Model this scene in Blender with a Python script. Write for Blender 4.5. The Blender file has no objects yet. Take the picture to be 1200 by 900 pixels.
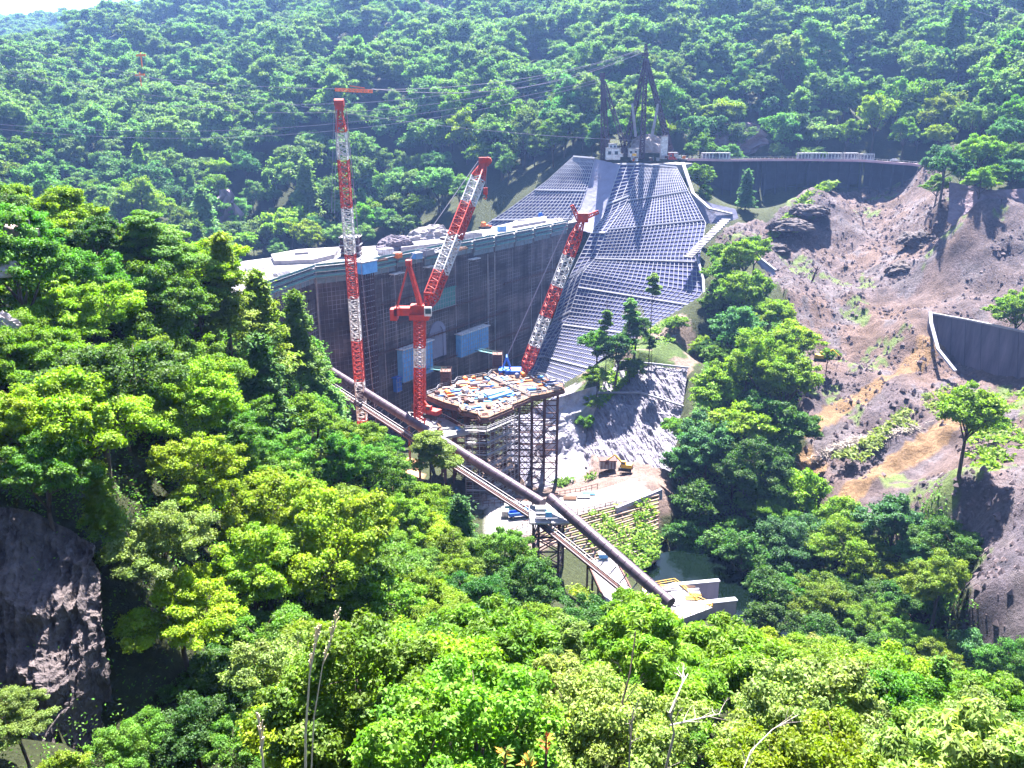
import bpy, math, random
import numpy as np
from mathutils import Vector, Matrix
R_ = math.radians
random.seed(7)
S = bpy.context.scene
COL = S.collection

# ------------------------------------------------------------------ camera, sky, sun, exposure
PITCH = 17.0
FPX = 980.0
cam_d = bpy.data.cameras.new("camera"); cam = bpy.data.objects.new("camera", cam_d); COL.objects.link(cam)
cam_d.sensor_width = 36.0; cam_d.lens = FPX / 1200.0 * 36.0
cam_d.clip_start = 0.5; cam_d.clip_end = 9000
cam.location = (0, 0, 0); cam.rotation_euler = (R_(90 - PITCH), 0, 0)
S.camera = cam
SUN_EL, SUN_AZ = 59.0, 8.0            # azimuth measured from +Y, positive to the right (+X)
W = bpy.data.worlds.new("World"); S.world = W; W.use_nodes = True
wn = W.node_tree.nodes; wl = W.node_tree.links
sky = wn.new("ShaderNodeTexSky"); sky.sky_type = 'NISHITA'; sky.sun_disc = False
sky.sun_elevation = R_(SUN_EL); sky.sun_rotation = R_(SUN_AZ); sky.altitude = 500
sky.dust_density = 1.0; sky.ozone_density = 2.0
wl.new(sky.outputs[0], wn["Background"].inputs[0]); wn["Background"].inputs[1].default_value = 0.052
sun_d = bpy.data.lights.new("sun", 'SUN'); sun_d.energy = 5.0; sun_d.angle = R_(0.5); sun_d.color = (1.0, 0.95, 0.87)
sun = bpy.data.objects.new("sun", sun_d); COL.objects.link(sun)
sdir = Vector((math.sin(R_(SUN_AZ)) * math.cos(R_(SUN_EL)), math.cos(R_(SUN_AZ)) * math.cos(R_(SUN_EL)), math.sin(R_(SUN_EL))))
sun.rotation_euler = sdir.to_track_quat('Z', 'Y').to_euler()
S.view_settings.view_transform = 'Standard'; S.view_settings.look = 'None'
S.view_settings.exposure = 3.2; S.view_settings.gamma = 1.0; S.view_settings.use_curve_mapping = False
S.render.engine = 'CYCLES'
cy = S.cycles
cy.use_denoising = True; cy.max_bounces = 5; cy.diffuse_bounces = 2; cy.transmission_bounces = 3
cy.transparent_max_bounces = 4; cy.volume_bounces = 0; cy.glossy_bounces = 2
cy.use_adaptive_sampling = True; cy.adaptive_threshold = 0.02

SP, CP = math.sin(R_(PITCH)), math.cos(R_(PITCH))
def P(px, py, d):
    """world point on the camera's sight line through a photo pixel, d metres ahead"""
    rx = (px - 600) / FPX; uy = (450 - py) / FPX
    k = d / (CP + uy * SP)
    return Vector((rx * k, d, (uy * CP - SP) * k))
def PZ(px, py, z):
    rx = (px - 600) / FPX; uy = (450 - py) / FPX
    k = z / (uy * CP - SP)
    return Vector((rx * k, (CP + uy * SP) * k, z))
def proj(x, y, z):
    """world (arrays) -> pixel"""
    f = y * CP - z * SP; u = y * SP + z * CP
    f = np.maximum(f, 1e-3)
    return 600 + FPX * x / f, 450 - FPX * u / f

# ------------------------------------------------------------------ tagging
def tag(o, label=None, cat=None, group=None, kind=None):
    if label: o["label"] = label
    if cat: o["category"] = cat
    if group: o["group"] = group
    if kind: o["kind"] = kind
    return o
def thing(name, label, cat, loc=(0, 0, 0), rz=0.0, group=None):
    o = bpy.data.objects.new(name, None); COL.objects.link(o)
    o.location = loc; o.rotation_euler = (0, 0, rz); o.empty_display_size = 0.5
    return tag(o, label, cat, group)
def copy_tree(o, parent=None):
    c = o.copy(); COL.objects.link(c); c.parent = parent
    for ch in list(o.children): copy_tree(ch, c)
    return c

# ------------------------------------------------------------------ materials
def nodes_mat(name):
    m = bpy.data.materials.new(name); m.use_nodes = True
    nt = m.node_tree
    return m, nt.nodes, nt.links, nt.nodes["Principled BSDF"]
def mk(name, c1, c2=None, scale=0.5, rough=0.9, bump=0.0, bscale=None, metallic=0.0, stretch=(1, 1, 1), detail=6, contrast=0.25, spec=0.3):
    m, n, l, b = nodes_mat(name)
    b.inputs["Roughness"].default_value = rough; b.inputs["Metallic"].default_value = metallic
    b.inputs["Specular IOR Level"].default_value = spec
    if c2 is None: c2 = tuple(v * 0.72 for v in c1)
    tc = n.new("ShaderNodeTexCoord"); mp = n.new("ShaderNodeMapping"); mp.inputs["Scale"].default_value = stretch
    l.new(tc.outputs["Object"], mp.inputs["Vector"])
    nz = n.new("ShaderNodeTexNoise"); nz.inputs["Scale"].default_value = scale; nz.inputs["Detail"].default_value = detail
    nz.inputs["Roughness"].default_value = 0.65
    l.new(mp.outputs[0], nz.inputs["Vector"])
    mr = n.new("ShaderNodeMapRange"); mr.inputs[1].default_value = 0.5 - contrast; mr.inputs[2].default_value = 0.5 + contrast
    l.new(nz.outputs[0], mr.inputs[0])
    mx = n.new("ShaderNodeMix"); mx.data_type = 'RGBA'
    mx.inputs[6].default_value = (*c2, 1); mx.inputs[7].default_value = (*c1, 1)
    l.new(mr.outputs[0], mx.inputs[0]); l.new(mx.outputs[2], b.inputs["Base Color"])
    if bump:
        nb = n.new("ShaderNodeTexNoise"); nb.inputs["Scale"].default_value = bscale or scale * 3; nb.inputs["Detail"].default_value = 8
        l.new(mp.outputs[0], nb.inputs["Vector"])
        bp = n.new("ShaderNodeBump"); bp.inputs["Strength"].default_value = 0.8; bp.inputs["Distance"].default_value = bump
        l.new(nb.outputs[0], bp.inputs["Height"]); l.new(bp.outputs[0], b.inputs["Normal"])
    return m

M = {}
M['red'] = mk("red_paint", (0.5, 0.035, 0.02), (0.2, 0.03, 0.025), 0.9, 0.65, contrast=.2)
M['white'] = mk("white_paint", (0.6, 0.6, 0.63), (0.26, 0.22, 0.22), 0.9, 0.65, contrast=.2)
M['blue'] = mk("blue_paint", (0.02, 0.13, 0.55), (0.015, 0.08, 0.3), 0.5, 0.5)
M['lightblue'] = mk("blue_sheet", (0.13, 0.36, 0.66), (0.06, 0.2, 0.45), 0.5, 0.7)
M['teal'] = mk("teal_net", (0.05, 0.22, 0.2), (0.03, 0.1, 0.12), 0.6, 0.8)
M['orange'] = mk("orange_paint", (0.75, 0.2, 0.03), (0.5, 0.12, 0.03), 0.6, 0.6)
M['yellow'] = mk("yellow_paint", (0.65, 0.38, 0.04), (0.4, 0.22, 0.03), 0.9, 0.6)
M['darksteel'] = mk("dark_steel", (0.045, 0.015, 0.028), (0.022, 0.01, 0.02), 0.6, 0.6)
M['rust'] = mk("rusty_steel", (0.12, 0.05, 0.04), (0.05, 0.028, 0.03), 0.7, 0.85)
M['steel'] = mk("grey_steel", (0.28, 0.27, 0.3), (0.16, 0.15, 0.18), 0.8, 0.5, metallic=0.2)
M['concrete'] = mk("pale_concrete", (0.3, 0.28, 0.295), (0.15, 0.135, 0.155), 0.35, 0.92, 0.05)
M['frame'] = mk("frame_concrete", (0.29, 0.285, 0.33), (0.16, 0.158, 0.2), 0.25, 0.9)
M['shot'] = mk("shotcrete", (0.2, 0.195, 0.27), (0.12, 0.115, 0.17), 0.1, 0.95, 0.3, 0.5)
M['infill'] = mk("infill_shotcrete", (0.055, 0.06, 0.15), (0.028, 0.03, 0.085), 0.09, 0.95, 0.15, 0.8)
M['timber'] = mk("timber_deck", (0.17, 0.085, 0.05), (0.07, 0.045, 0.038), 0.6, 0.9)
M['pipe'] = mk("pipe_paint", (0.075, 0.052, 0.075), (0.035, 0.024, 0.034), 0.35, 0.5, metallic=0.35, stretch=(1, 1, 1))
M['bark'] = mk("bark", (0.09, 0.065, 0.05), (0.04, 0.028, 0.025), 1.5, 0.95)
M['palebark'] = mk("pale_bark", (0.42, 0.36, 0.32), (0.2, 0.16, 0.14), 2.0, 0.9)
M['rubber'] = mk("black_rubber", (0.02, 0.02, 0.022), None, 1, 0.8)
M['glass'] = mk("dark_glass", (0.04, 0.06, 0.08), None, 1, 0.15)
M['straw'] = mk("dry_straw", (0.6, 0.52, 0.38), (0.4, 0.32, 0.2), 4, 0.9)
M['cable'] = mk("cable_steel", (0.25, 0.22, 0.28), None, 1, 0.6)
M['bars'] = mk("rebar", (0.16, 0.08, 0.06), (0.08, 0.05, 0.05), 2, 0.8)
M['redleaf'] = mk("red_leaf", (0.45, 0.07, 0.03), (0.3, 0.1, 0.02), 3, 0.6)

def leaf_mat():
    m, n, l, b = nodes_mat("leaves")
    out = n["Material Output"]; n.remove(b)
    oi = n.new("ShaderNodeObjectInfo"); at = n.new("ShaderNodeAttribute"); at.attribute_name = "v"
    hs = n.new("ShaderNodeHueSaturation")
    l.new(oi.outputs["Color"], hs.inputs["Color"])
    sep = n.new("ShaderNodeSeparateColor"); l.new(at.outputs["Color"], sep.inputs[0])
    h = n.new("ShaderNodeMapRange"); h.inputs[3].default_value = 0.488; h.inputs[4].default_value = 0.518
    l.new(oi.outputs["Random"], h.inputs[0])
    h2 = n.new("ShaderNodeMath"); h2.operation = 'MULTIPLY_ADD'; h2.inputs[1].default_value = 0.036; h2.inputs[2].default_value = -0.014
    l.new(sep.outputs[1], h2.inputs[0])
    ha = n.new("ShaderNodeMath"); ha.operation = 'ADD'; l.new(h.outputs[0], ha.inputs[0]); l.new(h2.outputs[0], ha.inputs[1])
    l.new(ha.outputs[0], hs.inputs["Hue"])
    r2 = n.new("ShaderNodeMath"); r2.operation = 'MULTIPLY'; r2.inputs[1].default_value = 7.31; l.new(oi.outputs["Random"], r2.inputs[0])
    r3 = n.new("ShaderNodeMath"); r3.operation = 'FRACT'; l.new(r2.outputs[0], r3.inputs[0])
    v = n.new("ShaderNodeMapRange"); v.inputs[3].default_value = 0.78; v.inputs[4].default_value = 1.25
    l.new(r3.outputs[0], v.inputs[0])
    vm = n.new("ShaderNodeMath"); vm.operation = 'MULTIPLY'
    lv = n.new("ShaderNodeMapRange"); lv.inputs[3].default_value = 0.65; lv.inputs[4].default_value = 1.35
    l.new(sep.outputs[0], lv.inputs[0]); l.new(v.outputs[0], vm.inputs[0]); l.new(lv.outputs[0], vm.inputs[1])
    l.new(vm.outputs[0], hs.inputs["Value"])
    df = n.new("ShaderNodeBsdfDiffuse"); tr = n.new("ShaderNodeBsdfTranslucent"); gl = n.new("ShaderNodeBsdfGlossy")
    gl.inputs["Roughness"].default_value = 0.65; gl.inputs["Color"].default_value = (0.9, 0.95, 0.9, 1)
    l.new(hs.outputs[0], df.inputs[0])
    tcol = n.new("ShaderNodeMix"); tcol.data_type = 'RGBA'; tcol.blend_type = 'MULTIPLY'; tcol.inputs[0].default_value = 1
    tcol.inputs[7].default_value = (1.35, 1.4, 0.7, 1); l.new(hs.outputs[0], tcol.inputs[6]); l.new(tcol.outputs[2], tr.inputs[0])
    m1 = n.new("ShaderNodeMixShader"); m1.inputs[0].default_value = 0.4; l.new(df.outputs[0], m1.inputs[1]); l.new(tr.outputs[0], m1.inputs[2])
    m2 = n.new("ShaderNodeMixShader"); m2.inputs[0].default_value = 0.018; l.new(m1.outputs[0], m2.inputs[1]); l.new(gl.outputs[0], m2.inputs[2])
    l.new(m2.outputs[0], out.inputs[0])
    return m
M['leaf'] = leaf_mat()

# ------------------------------------------------------------------ mesh builder
class MB:
    def __init__(s): s.v = []; s.f = []; s.m = []; s.mats = []; s.cur = 0
    def use(s, mat):
        if mat not in s.mats: s.mats.append(mat)
        s.cur = s.mats.index(mat); return s
    def add(s, vs, fs):
        k = len(s.v); s.v += [tuple(v) for v in vs]
        for f in fs: s.f.append(tuple(i + k for i in f)); s.m.append(s.cur)
    def box(s, c, size, rz=0.0, rot=None):
        hx, hy, hz = size[0] / 2, size[1] / 2, size[2] / 2
        m = rot if rot is not None else Matrix.Rotation(rz, 3, 'Z')
        c = Vector(c)
        vs = [c + m @ Vector((x * hx, y * hy, z * hz)) for z in (-1, 1) for y in (-1, 1) for x in (-1, 1)]
        s.add(vs, [(0, 2, 3, 1), (4, 5, 7, 6), (0, 1, 5, 4), (2, 6, 7, 3), (0, 4, 6, 2), (1, 3, 7, 5)]); return s
    def beam(s, p, q, w, h=None, up=(0, 0, 1)):
        p, q = Vector(p), Vector(q); h = h or w
        d = q - p
        if d.length < 1e-5: return s
        d.normalize(); u = Vector(up)
        if abs(d.dot(u)) > 0.98: u = Vector((1, 0, 0))
        a = d.cross(u).normalized(); b = a.cross(d).normalized()
        vs = [e + a * (i * w / 2) + b * (j * h / 2) for e in (p, q) for i, j in ((-1, -1), (1, -1), (1, 1), (-1, 1))]
        s.add(vs, [(0, 1, 2, 3), (7, 6, 5, 4), (0, 4, 5, 1), (1, 5, 6, 2), (2, 6, 7, 3), (3, 7, 4, 0)]); return s
    def tube(s, pts, rad, n=8, cap=True):
        pts = [Vector(p) for p in pts]
        if not hasattr(rad, '__len__'): rad = [rad] * len(pts)
        k = len(s.v); rings = []
        for i, p in enumerate(pts):
            d = (pts[min(i + 1, len(pts) - 1)] - pts[max(i - 1, 0)]).normalized()
            u = Vector((0, 0, 1)) if abs(d.z) < 0.9 else Vector((1, 0, 0))
            a = d.cross(u).normalized(); b = d.cross(a).normalized()
            for j in range(n):
                t = 2 * math.pi * j / n; s.v.append(tuple(p + (a * math.cos(t) + b * math.sin(t)) * rad[i]))
        for i in range(len(pts) - 1):
            for j in range(n):
                s.f.append((k + i * n + j, k + i * n + (j + 1) % n, k + (i + 1) * n + (j + 1) % n, k + (i + 1) * n + j)); s.m.append(s.cur)
        if cap:
            s.f.append(tuple(k + j for j in range(n - 1, -1, -1))); s.m.append(s.cur)
            e = k + (len(pts) - 1) * n; s.f.append(tuple(e + j for j in range(n))); s.m.append(s.cur)
        return s
    def prism(s, poly, z0, z1):
        n = len(poly)
        def zz(z, i): return z[i] if hasattr(z, '__len__') else z
        vs = [(p[0], p[1], zz(z0, i)) for i, p in enumerate(poly)] + [(p[0], p[1], zz(z1, i)) for i, p in enumerate(poly)]
        s.add(vs, [tuple(range(n - 1, -1, -1)), tuple(range(n, 2 * n))] + [(i, (i + 1) % n, n + (i + 1) % n, n + i) for i in range(n)]); return s
    def grid(s, G):
        """G: rows of points"""
        k = len(s.v); nr, nc = len(G), len(G[0])
        for r in G: s.v += [tuple(p) for p in r]
        for i in range(nr - 1):
            for j in range(nc - 1):
                s.f.append((k + i * nc + j, k + i * nc + j + 1, k + (i + 1) * nc + j + 1, k + (i + 1) * nc + j)); s.m.append(s.cur)
        return s
    def build(s, name, parent=None, mat=None, smooth=False):
        me = bpy.data.meshes.new(name)
        loc = parent.matrix_basis.inverted() if parent is not None else None
        vs = s.v
        if parent is not None:
            q = parent
            mm = Matrix.Identity(4)
            while q is not None: mm = q.matrix_basis @ mm; q = q.parent
            inv = mm.inverted(); vs = [tuple(inv @ Vector(v)) for v in vs]
        else:
            c = np.array(vs).mean(axis=0); c[2] = np.array(vs)[:, 2].min(); vs = [(v[0] - c[0], v[1] - c[1], v[2] - c[2]) for v in vs]
        me.from_pydata(vs, [], s.f)
        if mat is not None: me.materials.append(mat)
        else:
            for m in s.mats: me.materials.append(m)
            me.polygons.foreach_set("material_index", s.m)
        if smooth: me.polygons.foreach_set("use_smooth", [True] * len(s.f))
        me.validate(); me.update()
        o = bpy.data.objects.new(name, me); COL.objects.link(o)
        if parent is not None: o.parent = parent
        else: o.location = tuple(float(x) for x in c)
        return o

def basis(d, up=Vector((0, 0, 1))):
    d = d.normalized()
    if abs(d.dot(up)) > 0.98: up = Vector((0, 1, 0))
    a = d.cross(up).normalized(); b = a.cross(d).normalized()
    return a, b
def lattice(mb, p, q, w0, w1, nb, t, mats=None, band=1, tb=None, yaw=0.0):
    """four-chord lattice member from p to q; mats cycle every `band` bays"""
    p, q = Vector(p), Vector(q); a, b = basis(q - p)
    if yaw: a, b = a * math.cos(yaw) + b * math.sin(yaw), b * math.cos(yaw) - a * math.sin(yaw)
    tb = tb or t * 0.6
    def ring(k):
        c = p.lerp(q, k / nb)
        w = w0 + (w1 - w0) * k / nb
        return [c + a * (i * w / 2) + b * (j * w / 2) for i, j in ((-1, -1), (1, -1), (1, 1), (-1, 1))]
    for k in range(nb):
        if mats: mb.use(mats[(k // band) % len(mats)])
        r0, r1 = ring(k), ring(k + 1)
        for i in range(4):
            mb.beam(r0[i], r1[i], t)
            j = (i + 1) % 4
            mb.beam(r0[i], r0[j], tb)
            if k % 2: mb.beam(r0[i], r1[j], tb)
            else: mb.beam(r0[j], r1[i], tb)
    r = ring(nb)
    for i in range(4): mb.beam(r[i], r[(i + 1) % 4], t)

# ------------------------------------------------------------------ noise
def hash2(ix, iy, seed):
    n = (ix.astype(np.int64) * 374761393 + iy.astype(np.int64) * 668265263 + seed * 1442695041) & 0xFFFFFFFF
    n = ((n ^ (n >> 13)) * 1274126177) & 0xFFFFFFFF
    return ((n ^ (n >> 16)) & 0xFFFF) / 65535.0
def vnoise(x, y, seed=0):
    ix, iy = np.floor(x), np.floor(y); fx, fy = x - ix, y - iy
    fx = fx * fx * (3 - 2 * fx); fy = fy * fy * (3 - 2 * fy)
    a = hash2(ix, iy, seed); b = hash2(ix + 1, iy, seed); c = hash2(ix, iy + 1, seed); d = hash2(ix + 1, iy + 1, seed)
    return (a * (1 - fx) + b * fx) * (1 - fy) + (c * (1 - fx) + d * fx) * fy
def fbm(x, y, scale, octv=4, seed=0, ridged=False):
    x = np.asarray(x, float); y = np.asarray(y, float)
    s = 0; a = 1; tot = 0; f = 1 / scale
    for o in range(octv):
        n = vnoise(x * f + 17.3 * o, y * f - 9.1 * o, seed + o)
        if ridged: n = 1 - np.abs(2 * n - 1)
        s = s + a * n; tot += a; a *= 0.5; f *= 2.03
    return s / tot
def in_poly(x, y, poly):
    x = np.asarray(x, float); y = np.asarray(y, float); r = np.zeros(x.shape, bool)
    n = len(poly); j = n - 1
    for i in range(n):
        xi, yi = poly[i][0], poly[i][1]; xj, yj = poly[j][0], poly[j][1]
        if yi != yj:
            c = ((yi > y) != (yj > y)) & (x < (xj - xi) * (y - yi) / (yj - yi) + xi)
            r ^= c
        j = i
    return r


# ------------------------------------------------------------------ trees placed one by one: crown centre in the view, crown radius, distance ahead
CLR = {'Y': (0.15, 0.23, 0.008, 1), 'G': (0.072, 0.155, 0.012, 1), 'D': (0.042, 0.1, 0.016, 1), 'C': (0.052, 0.135, 0.045, 1),
       'P': (0.15, 0.205, 0.045, 1), 'O': (0.25, 0.18, 0.012, 1), 'F': (0.09, 0.168, 0.045, 1), 'L': (0.115, 0.195, 0.010, 1)}
# (px, py, crown radius px, d, kind, colour, label)
HAND = [
 (72, 262, 50, 112, 'B', 'Y', 'tall bright yellow-green tree on the ridge beside the end of the small steel bridge'),
 (128, 290, 42, 116, 'B', 'L', 'bright tree just left of the bare-trunked pines on the ridge'),
 (170, 268, 36, 110, 'P', 'G', 'flat-topped pine with a long bare dark trunk, left one of the pair on the ridge'),
 (198, 282, 34, 112, 'P', 'G', 'dark-trunked pine on the ridge, right one of the pair'),
 (228, 312, 44, 122, 'B', 'Y', 'yellow-green tree on the ridge between the pines and the conical conifer'),
 (263, 335, 42, 122, 'C', 'L', 'pale conical conifer at the end of the ridge, pointing above the white dam top'),
 (112, 345, 55, 100, 'B', 'G', 'round green tree below the bare-trunked ridge pines'),
 (42, 335, 36, 95, 'B', 'L', 'leafy tree directly below the small steel bridge end'),
 (182, 375, 56, 104, 'B', 'G', 'broad green tree in the middle of the ridge slope under the pines'),
 (305, 385, 46, 128, 'C', 'L', 'light green conifer right at the left end of the dam wall'),
 (348, 395, 38, 145, 'C', 'G', 'narrow conifer standing against the shaded dam wall'),
 (372, 450, 36, 152, 'C', 'G', 'conifer covering the upper end of the big pipe'),
 (20, 400, 46, 80, 'B', 'L', 'tree at the picture edge below the pale rocks of the ridge'),
 (75, 425, 50, 82, 'B', 'Y', 'yellowish tree halfway down the ridge slope near its outer edge'),
 (140, 445, 52, 84, 'B', 'L', 'light green tree above the darkest gap in the ridge forest'),
 (232, 440, 56, 102, 'B', 'L', 'wide layered tree in the centre of the ridge forest'),
 (308, 462, 52, 115, 'C', 'D', 'large dark conifer in the middle of the ridge forest'),
 (392, 512, 42, 150, 'C', 'F', 'soft grey-green conifer just under the big pipe'),
 (20, 500, 52, 66, 'B', 'Y', 'yellow-green tree at the picture edge above the rock cliff'),
 (55, 560, 52, 62, 'B', 'G', 'green tree overhanging the top of the dark rock cliff'),
 (118, 585, 36, 64, 'C', 'L', 'slim young pine on the corner of the rock cliff'),
 (270, 500, 46, 108, 'B', 'L', 'pale crown between the dark conifer and the shaded gap'),
 (190, 640, 58, 63, 'B', 'P', 'pale whitish-green tree beside the rock cliff'),
 (215, 715, 66, 60, 'B', 'Y', 'yellow-tinged tree leaning over the dark ravine next to the rock cliff'),
 (310, 590, 62, 86, 'B', 'Y', 'upper part of the big yellow-green stand, crown below the dark conifer'),
 (385, 640, 72, 80, 'B', 'Y', 'largest yellow-green crown in the middle of the lower forest'),
 (300, 680, 60, 74, 'B', 'Y', 'yellow-green crown between the pale tree and the largest crown'),
 (430, 710, 56, 80, 'B', 'L', 'light green crown below the largest yellow-green crown'),
 (335, 765, 66, 66, 'B', 'G', 'shaded green tree behind the two tall dry grass stalks'),
 (250, 800, 62, 60, 'B', 'D', 'dark green tree deep in the ravine beside the cliff foot'),
 (540, 632, 40, 128, 'C', 'D', 'dark round-topped conifer standing alone beside the worksite road'),
 (462, 590, 40, 140, 'C', 'F', 'pale feathery pine under the middle of the big pipe'),
 (503, 520, 30, 165, 'P', 'L', 'pine whose flat branches reach over the big pipe'),
 (430, 560, 34, 150, 'P', 'F', 'thin pine with a bare trunk beside the orange soil bank'),
 (505, 660, 46, 118, 'B', 'L', 'bright tree left of the dark round-topped conifer'),
 (590, 655, 42, 122, 'B', 'G', 'green tree at the edge of the pale worksite road'),
 (620, 700, 46, 108, 'B', 'D', 'rounded dark green tree below the trestle tower'),
 (540, 740, 50, 90, 'B', 'C', 'cool green tree in front of the dark round-topped conifer'),
 (22, 838, 42, 44, 'B', 'P', 'bright pale bush-like tree at the foot of the rock cliff'),
 (75, 905, 34, 42, 'B', 'L', 'small leafy tree below the sunlit rock outcrop'),
 (522, 798, 52, 43, 'B', 'O', 'golden orange-yellow tree at the bottom of the forest'),
 (600, 790, 60, 56, 'B', 'P', 'pale yellow-green tree right of the golden one'),
 (455, 865, 64, 40, 'B', 'L', 'leafy tree at the picture bottom below the golden one'),
 (360, 880, 52, 40, 'B', 'P', 'pale tree rising behind the tallest dry grass stalk'),
 (690, 745, 46, 66, 'B', 'D', 'dark green tree just below the pale ramp'),
 (760, 775, 84, 46, 'X', 'L', 'big long-leaved tree with bare grey branches showing, in front of the pipe end'),
 (860, 795, 84, 48, 'X', 'L', 'big long-leaved tree in front of the two concrete walls'),
 (655, 840, 78, 34, 'X', 'P', 'pale long-leaved tree around the red young leaves'),
 (960, 800, 60, 62, 'B', 'L', 'yellow-green tree on the rim of the near slope above the river gorge'),
 (1035, 815, 50, 66, 'B', 'G', 'green tree between the rim tree and the feathery conifer'),
 (1095, 825, 48, 68, 'C', 'L', 'feathery light conifer on the rim near the riverbed'),
 (1010, 880, 66, 46, 'X', 'P', 'bright pale tree at the picture bottom below the feathery conifer'),
 (890, 885, 70, 36, 'X', 'L', 'long-leaved tree at the picture bottom below the two concrete walls'),
 (760, 885, 66, 30, 'X', 'G', 'long-leaved tree at the picture bottom with a pale leaning trunk'),
 (1100, 900, 46, 50, 'B', 'Y', 'low yellow-green tree beside the white riverbed'),
 (175, 800, 50, 64, 'B', 'D', 'dark tree in the ravine touching the foot of the rock cliff'),
 (230, 870, 58, 50, 'B', 'D', 'dark tree at the picture bottom in the mouth of the ravine'),
 (150, 880, 46, 46, 'B', 'G', 'low green tree at the picture bottom right of the cliff foot'),
 (300, 870, 50, 48, 'B', 'G', 'shaded tree behind the short dry grass stalk'),
 (270, 740, 50, 68, 'B', 'D', 'shaded tree between the dark ravine and the largest yellow-green crown'),
 (410, 800, 56, 58, 'B', 'L', 'green tree left of the golden tree'),
 # right bank of the river
 (870, 300, 24, 335, 'B', 'L', 'small bright tree at the top of the row along the debris slope'),
 (845, 320, 22, 335, 'B', 'G', 'small green tree touching the lattice slope edge'),
 (873, 345, 28, 318, 'B', 'L', 'light green tree below the top of the row, beside the debris slope'),
 (905, 362, 24, 306, 'B', 'L', 'bright small tree leaning towards the debris slope'),
 (862, 388, 34, 292, 'B', 'C', 'wide cool green tree next to the curved path'),
 (935, 398, 27, 290, 'B', 'Y', 'yellow-green round tree beside the yellow excavator'),
 (888, 425, 42, 262, 'B', 'Y', 'brightest yellow crown of the tree row on the river bank'),
 (835, 452, 32, 258, 'B', 'L', 'tree of the river bank row nearest the shotcrete wall'),
 (922, 452, 36, 255, 'B', 'L', 'light green tree right of the brightest yellow crown'),
 (872, 492, 40, 240, 'B', 'L', 'green tree below the brightest yellow crown'),
 (925, 505, 36, 240, 'B', 'D', 'dark tree beside the ochre haul track'),
 (828, 520, 36, 235, 'B', 'C', 'cool green tree hanging over the foot of the shotcrete wall'),
 (880, 560, 42, 222, 'B', 'D', 'dark green tree in the middle of the river bank row'),
 (822, 585, 34, 220, 'B', 'D', 'dark tree above the end of the terraced crib wall'),
 (930, 580, 36, 220, 'B', 'L', 'sunlit tree at the foot of the ochre haul track'),
 (865, 630, 40, 206, 'B', 'D', 'very dark tree behind the green pool'),
 (925, 640, 44, 200, 'B', 'C', 'cool dark green tree between the pool and the yellow-green crown'),
 (988, 640, 44, 195, 'B', 'L', 'yellow-green crown in the middle of the right lower forest'),
 (1050, 612, 40, 195, 'B', 'C', 'grey-green tree below the brown soil mound'),
 (1100, 640, 42, 186, 'B', 'C', 'grey-green tree beside the lower brown slope'),
 (1015, 700, 42, 180, 'B', 'D', 'dark tree above the river gorge shadow'),
 (955, 700, 40, 184, 'B', 'D', 'dark tree overhanging the end of the pool'),
 (1085, 705, 42, 170, 'B', 'D', 'dark green tree left of the foot of the lower brown slope'),
 (1135, 760, 40, 152, 'B', 'C', 'cool green tree at the foot of the lower brown slope'),
 (1185, 790, 42, 142, 'B', 'G', 'tree at the picture edge above the white riverbed'),
 (1135, 490, 40, 195, 'B', 'L', 'lone bright tree standing on the brown bank below the large retaining wall'),
 (800, 500, 22, 250, 'B', 'G', 'green tree touching the lower right corner of the rough shotcrete wall'),
 (803, 545, 27, 236, 'B', 'C', 'cool green tree just right of the foot of the rough shotcrete wall'),
 (800, 625, 26, 214, 'B', 'D', 'dark tree leaning over the right end of the crib wall weeds'),
 (828, 640, 30, 209, 'B', 'D', 'very dark tree standing at the back edge of the green pool'),
 (846, 300, 15, 352, 'B', 'G', 'small tree right at the foot of the concrete drain steps'),
 (838, 352, 17, 336, 'B', 'G', 'small tree beside the bent white drain channel'),
 (824, 408, 17, 318, 'B', 'L', 'bright small tree between the white drain channel and the mound path'),
 (905, 690, 30, 160, 'B', 'D', 'dark tree at the waterline right of the two concrete walls'),  # gorge trees: dark leaf colour stands in for the deep shade there
 (905, 725, 32, 150, 'B', 'D', 'dark tree low in the gorge right of the lower concrete wall'),
 (960, 755, 36, 142, 'B', 'D', 'dark tree deep in the gorge shadow behind the rim trees'),
 (1035, 765, 38, 140, 'B', 'D', 'dark tree in the gorge above the feathery rim conifer'),
 (735, 716, 30, 64, 'B', 'L', 'bright tree crown hiding the foot of the big pipe'),
 # mound with slender trees
 (765, 325, 15, 300, 'T', 'L', 'tallest slender tree of the mound, thin trunk in front of the lattice slope'),
 (738, 362, 17, 296, 'T', 'G', 'slender tree left of the tallest one on the mound'),
 (712, 372, 14, 292, 'T', 'L', 'small slender tree on the outer side of the mound'),
 (765, 400, 10, 298, 'T', 'D', 'thin dark ivy-clad tree at the top of the shotcrete wall'),
 (722, 408, 24, 290, 'B', 'D', 'dark bushy tree on the mound left of the shotcrete wall'),
 (700, 440, 17, 283, 'B', 'L', 'bright bush low on the mound beside the timber platform'),
 (700, 405, 20, 293, 'B', 'G', 'green tree on the outer shoulder of the mound against the lattice slope'),
 (740, 428, 16, 292, 'B', 'G', 'small green tree right at the top edge of the rough shotcrete wall'),
 (745, 385, 17, 300, 'B', 'D', 'dark small tree among the slender tree trunks on the mound'),
 (792, 378, 12, 322, 'B', 'L', 'low bright bush beside the curved path on the mound'),
 (688, 495, 11, 270, 'B', 'G', 'lowest small bush between the mound and the bleached rock'),
 (693, 470, 12, 278, 'B', 'L', 'small bright bush at the foot of the mound'),
 (875, 222, 15, 425, 'C', 'C', 'single conical conifer in front of the dark viaduct wall'),
 (822, 205, 15, 428, 'B', 'L', 'leafy tree beside the white hut and the top of the lattice slope'),
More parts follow.
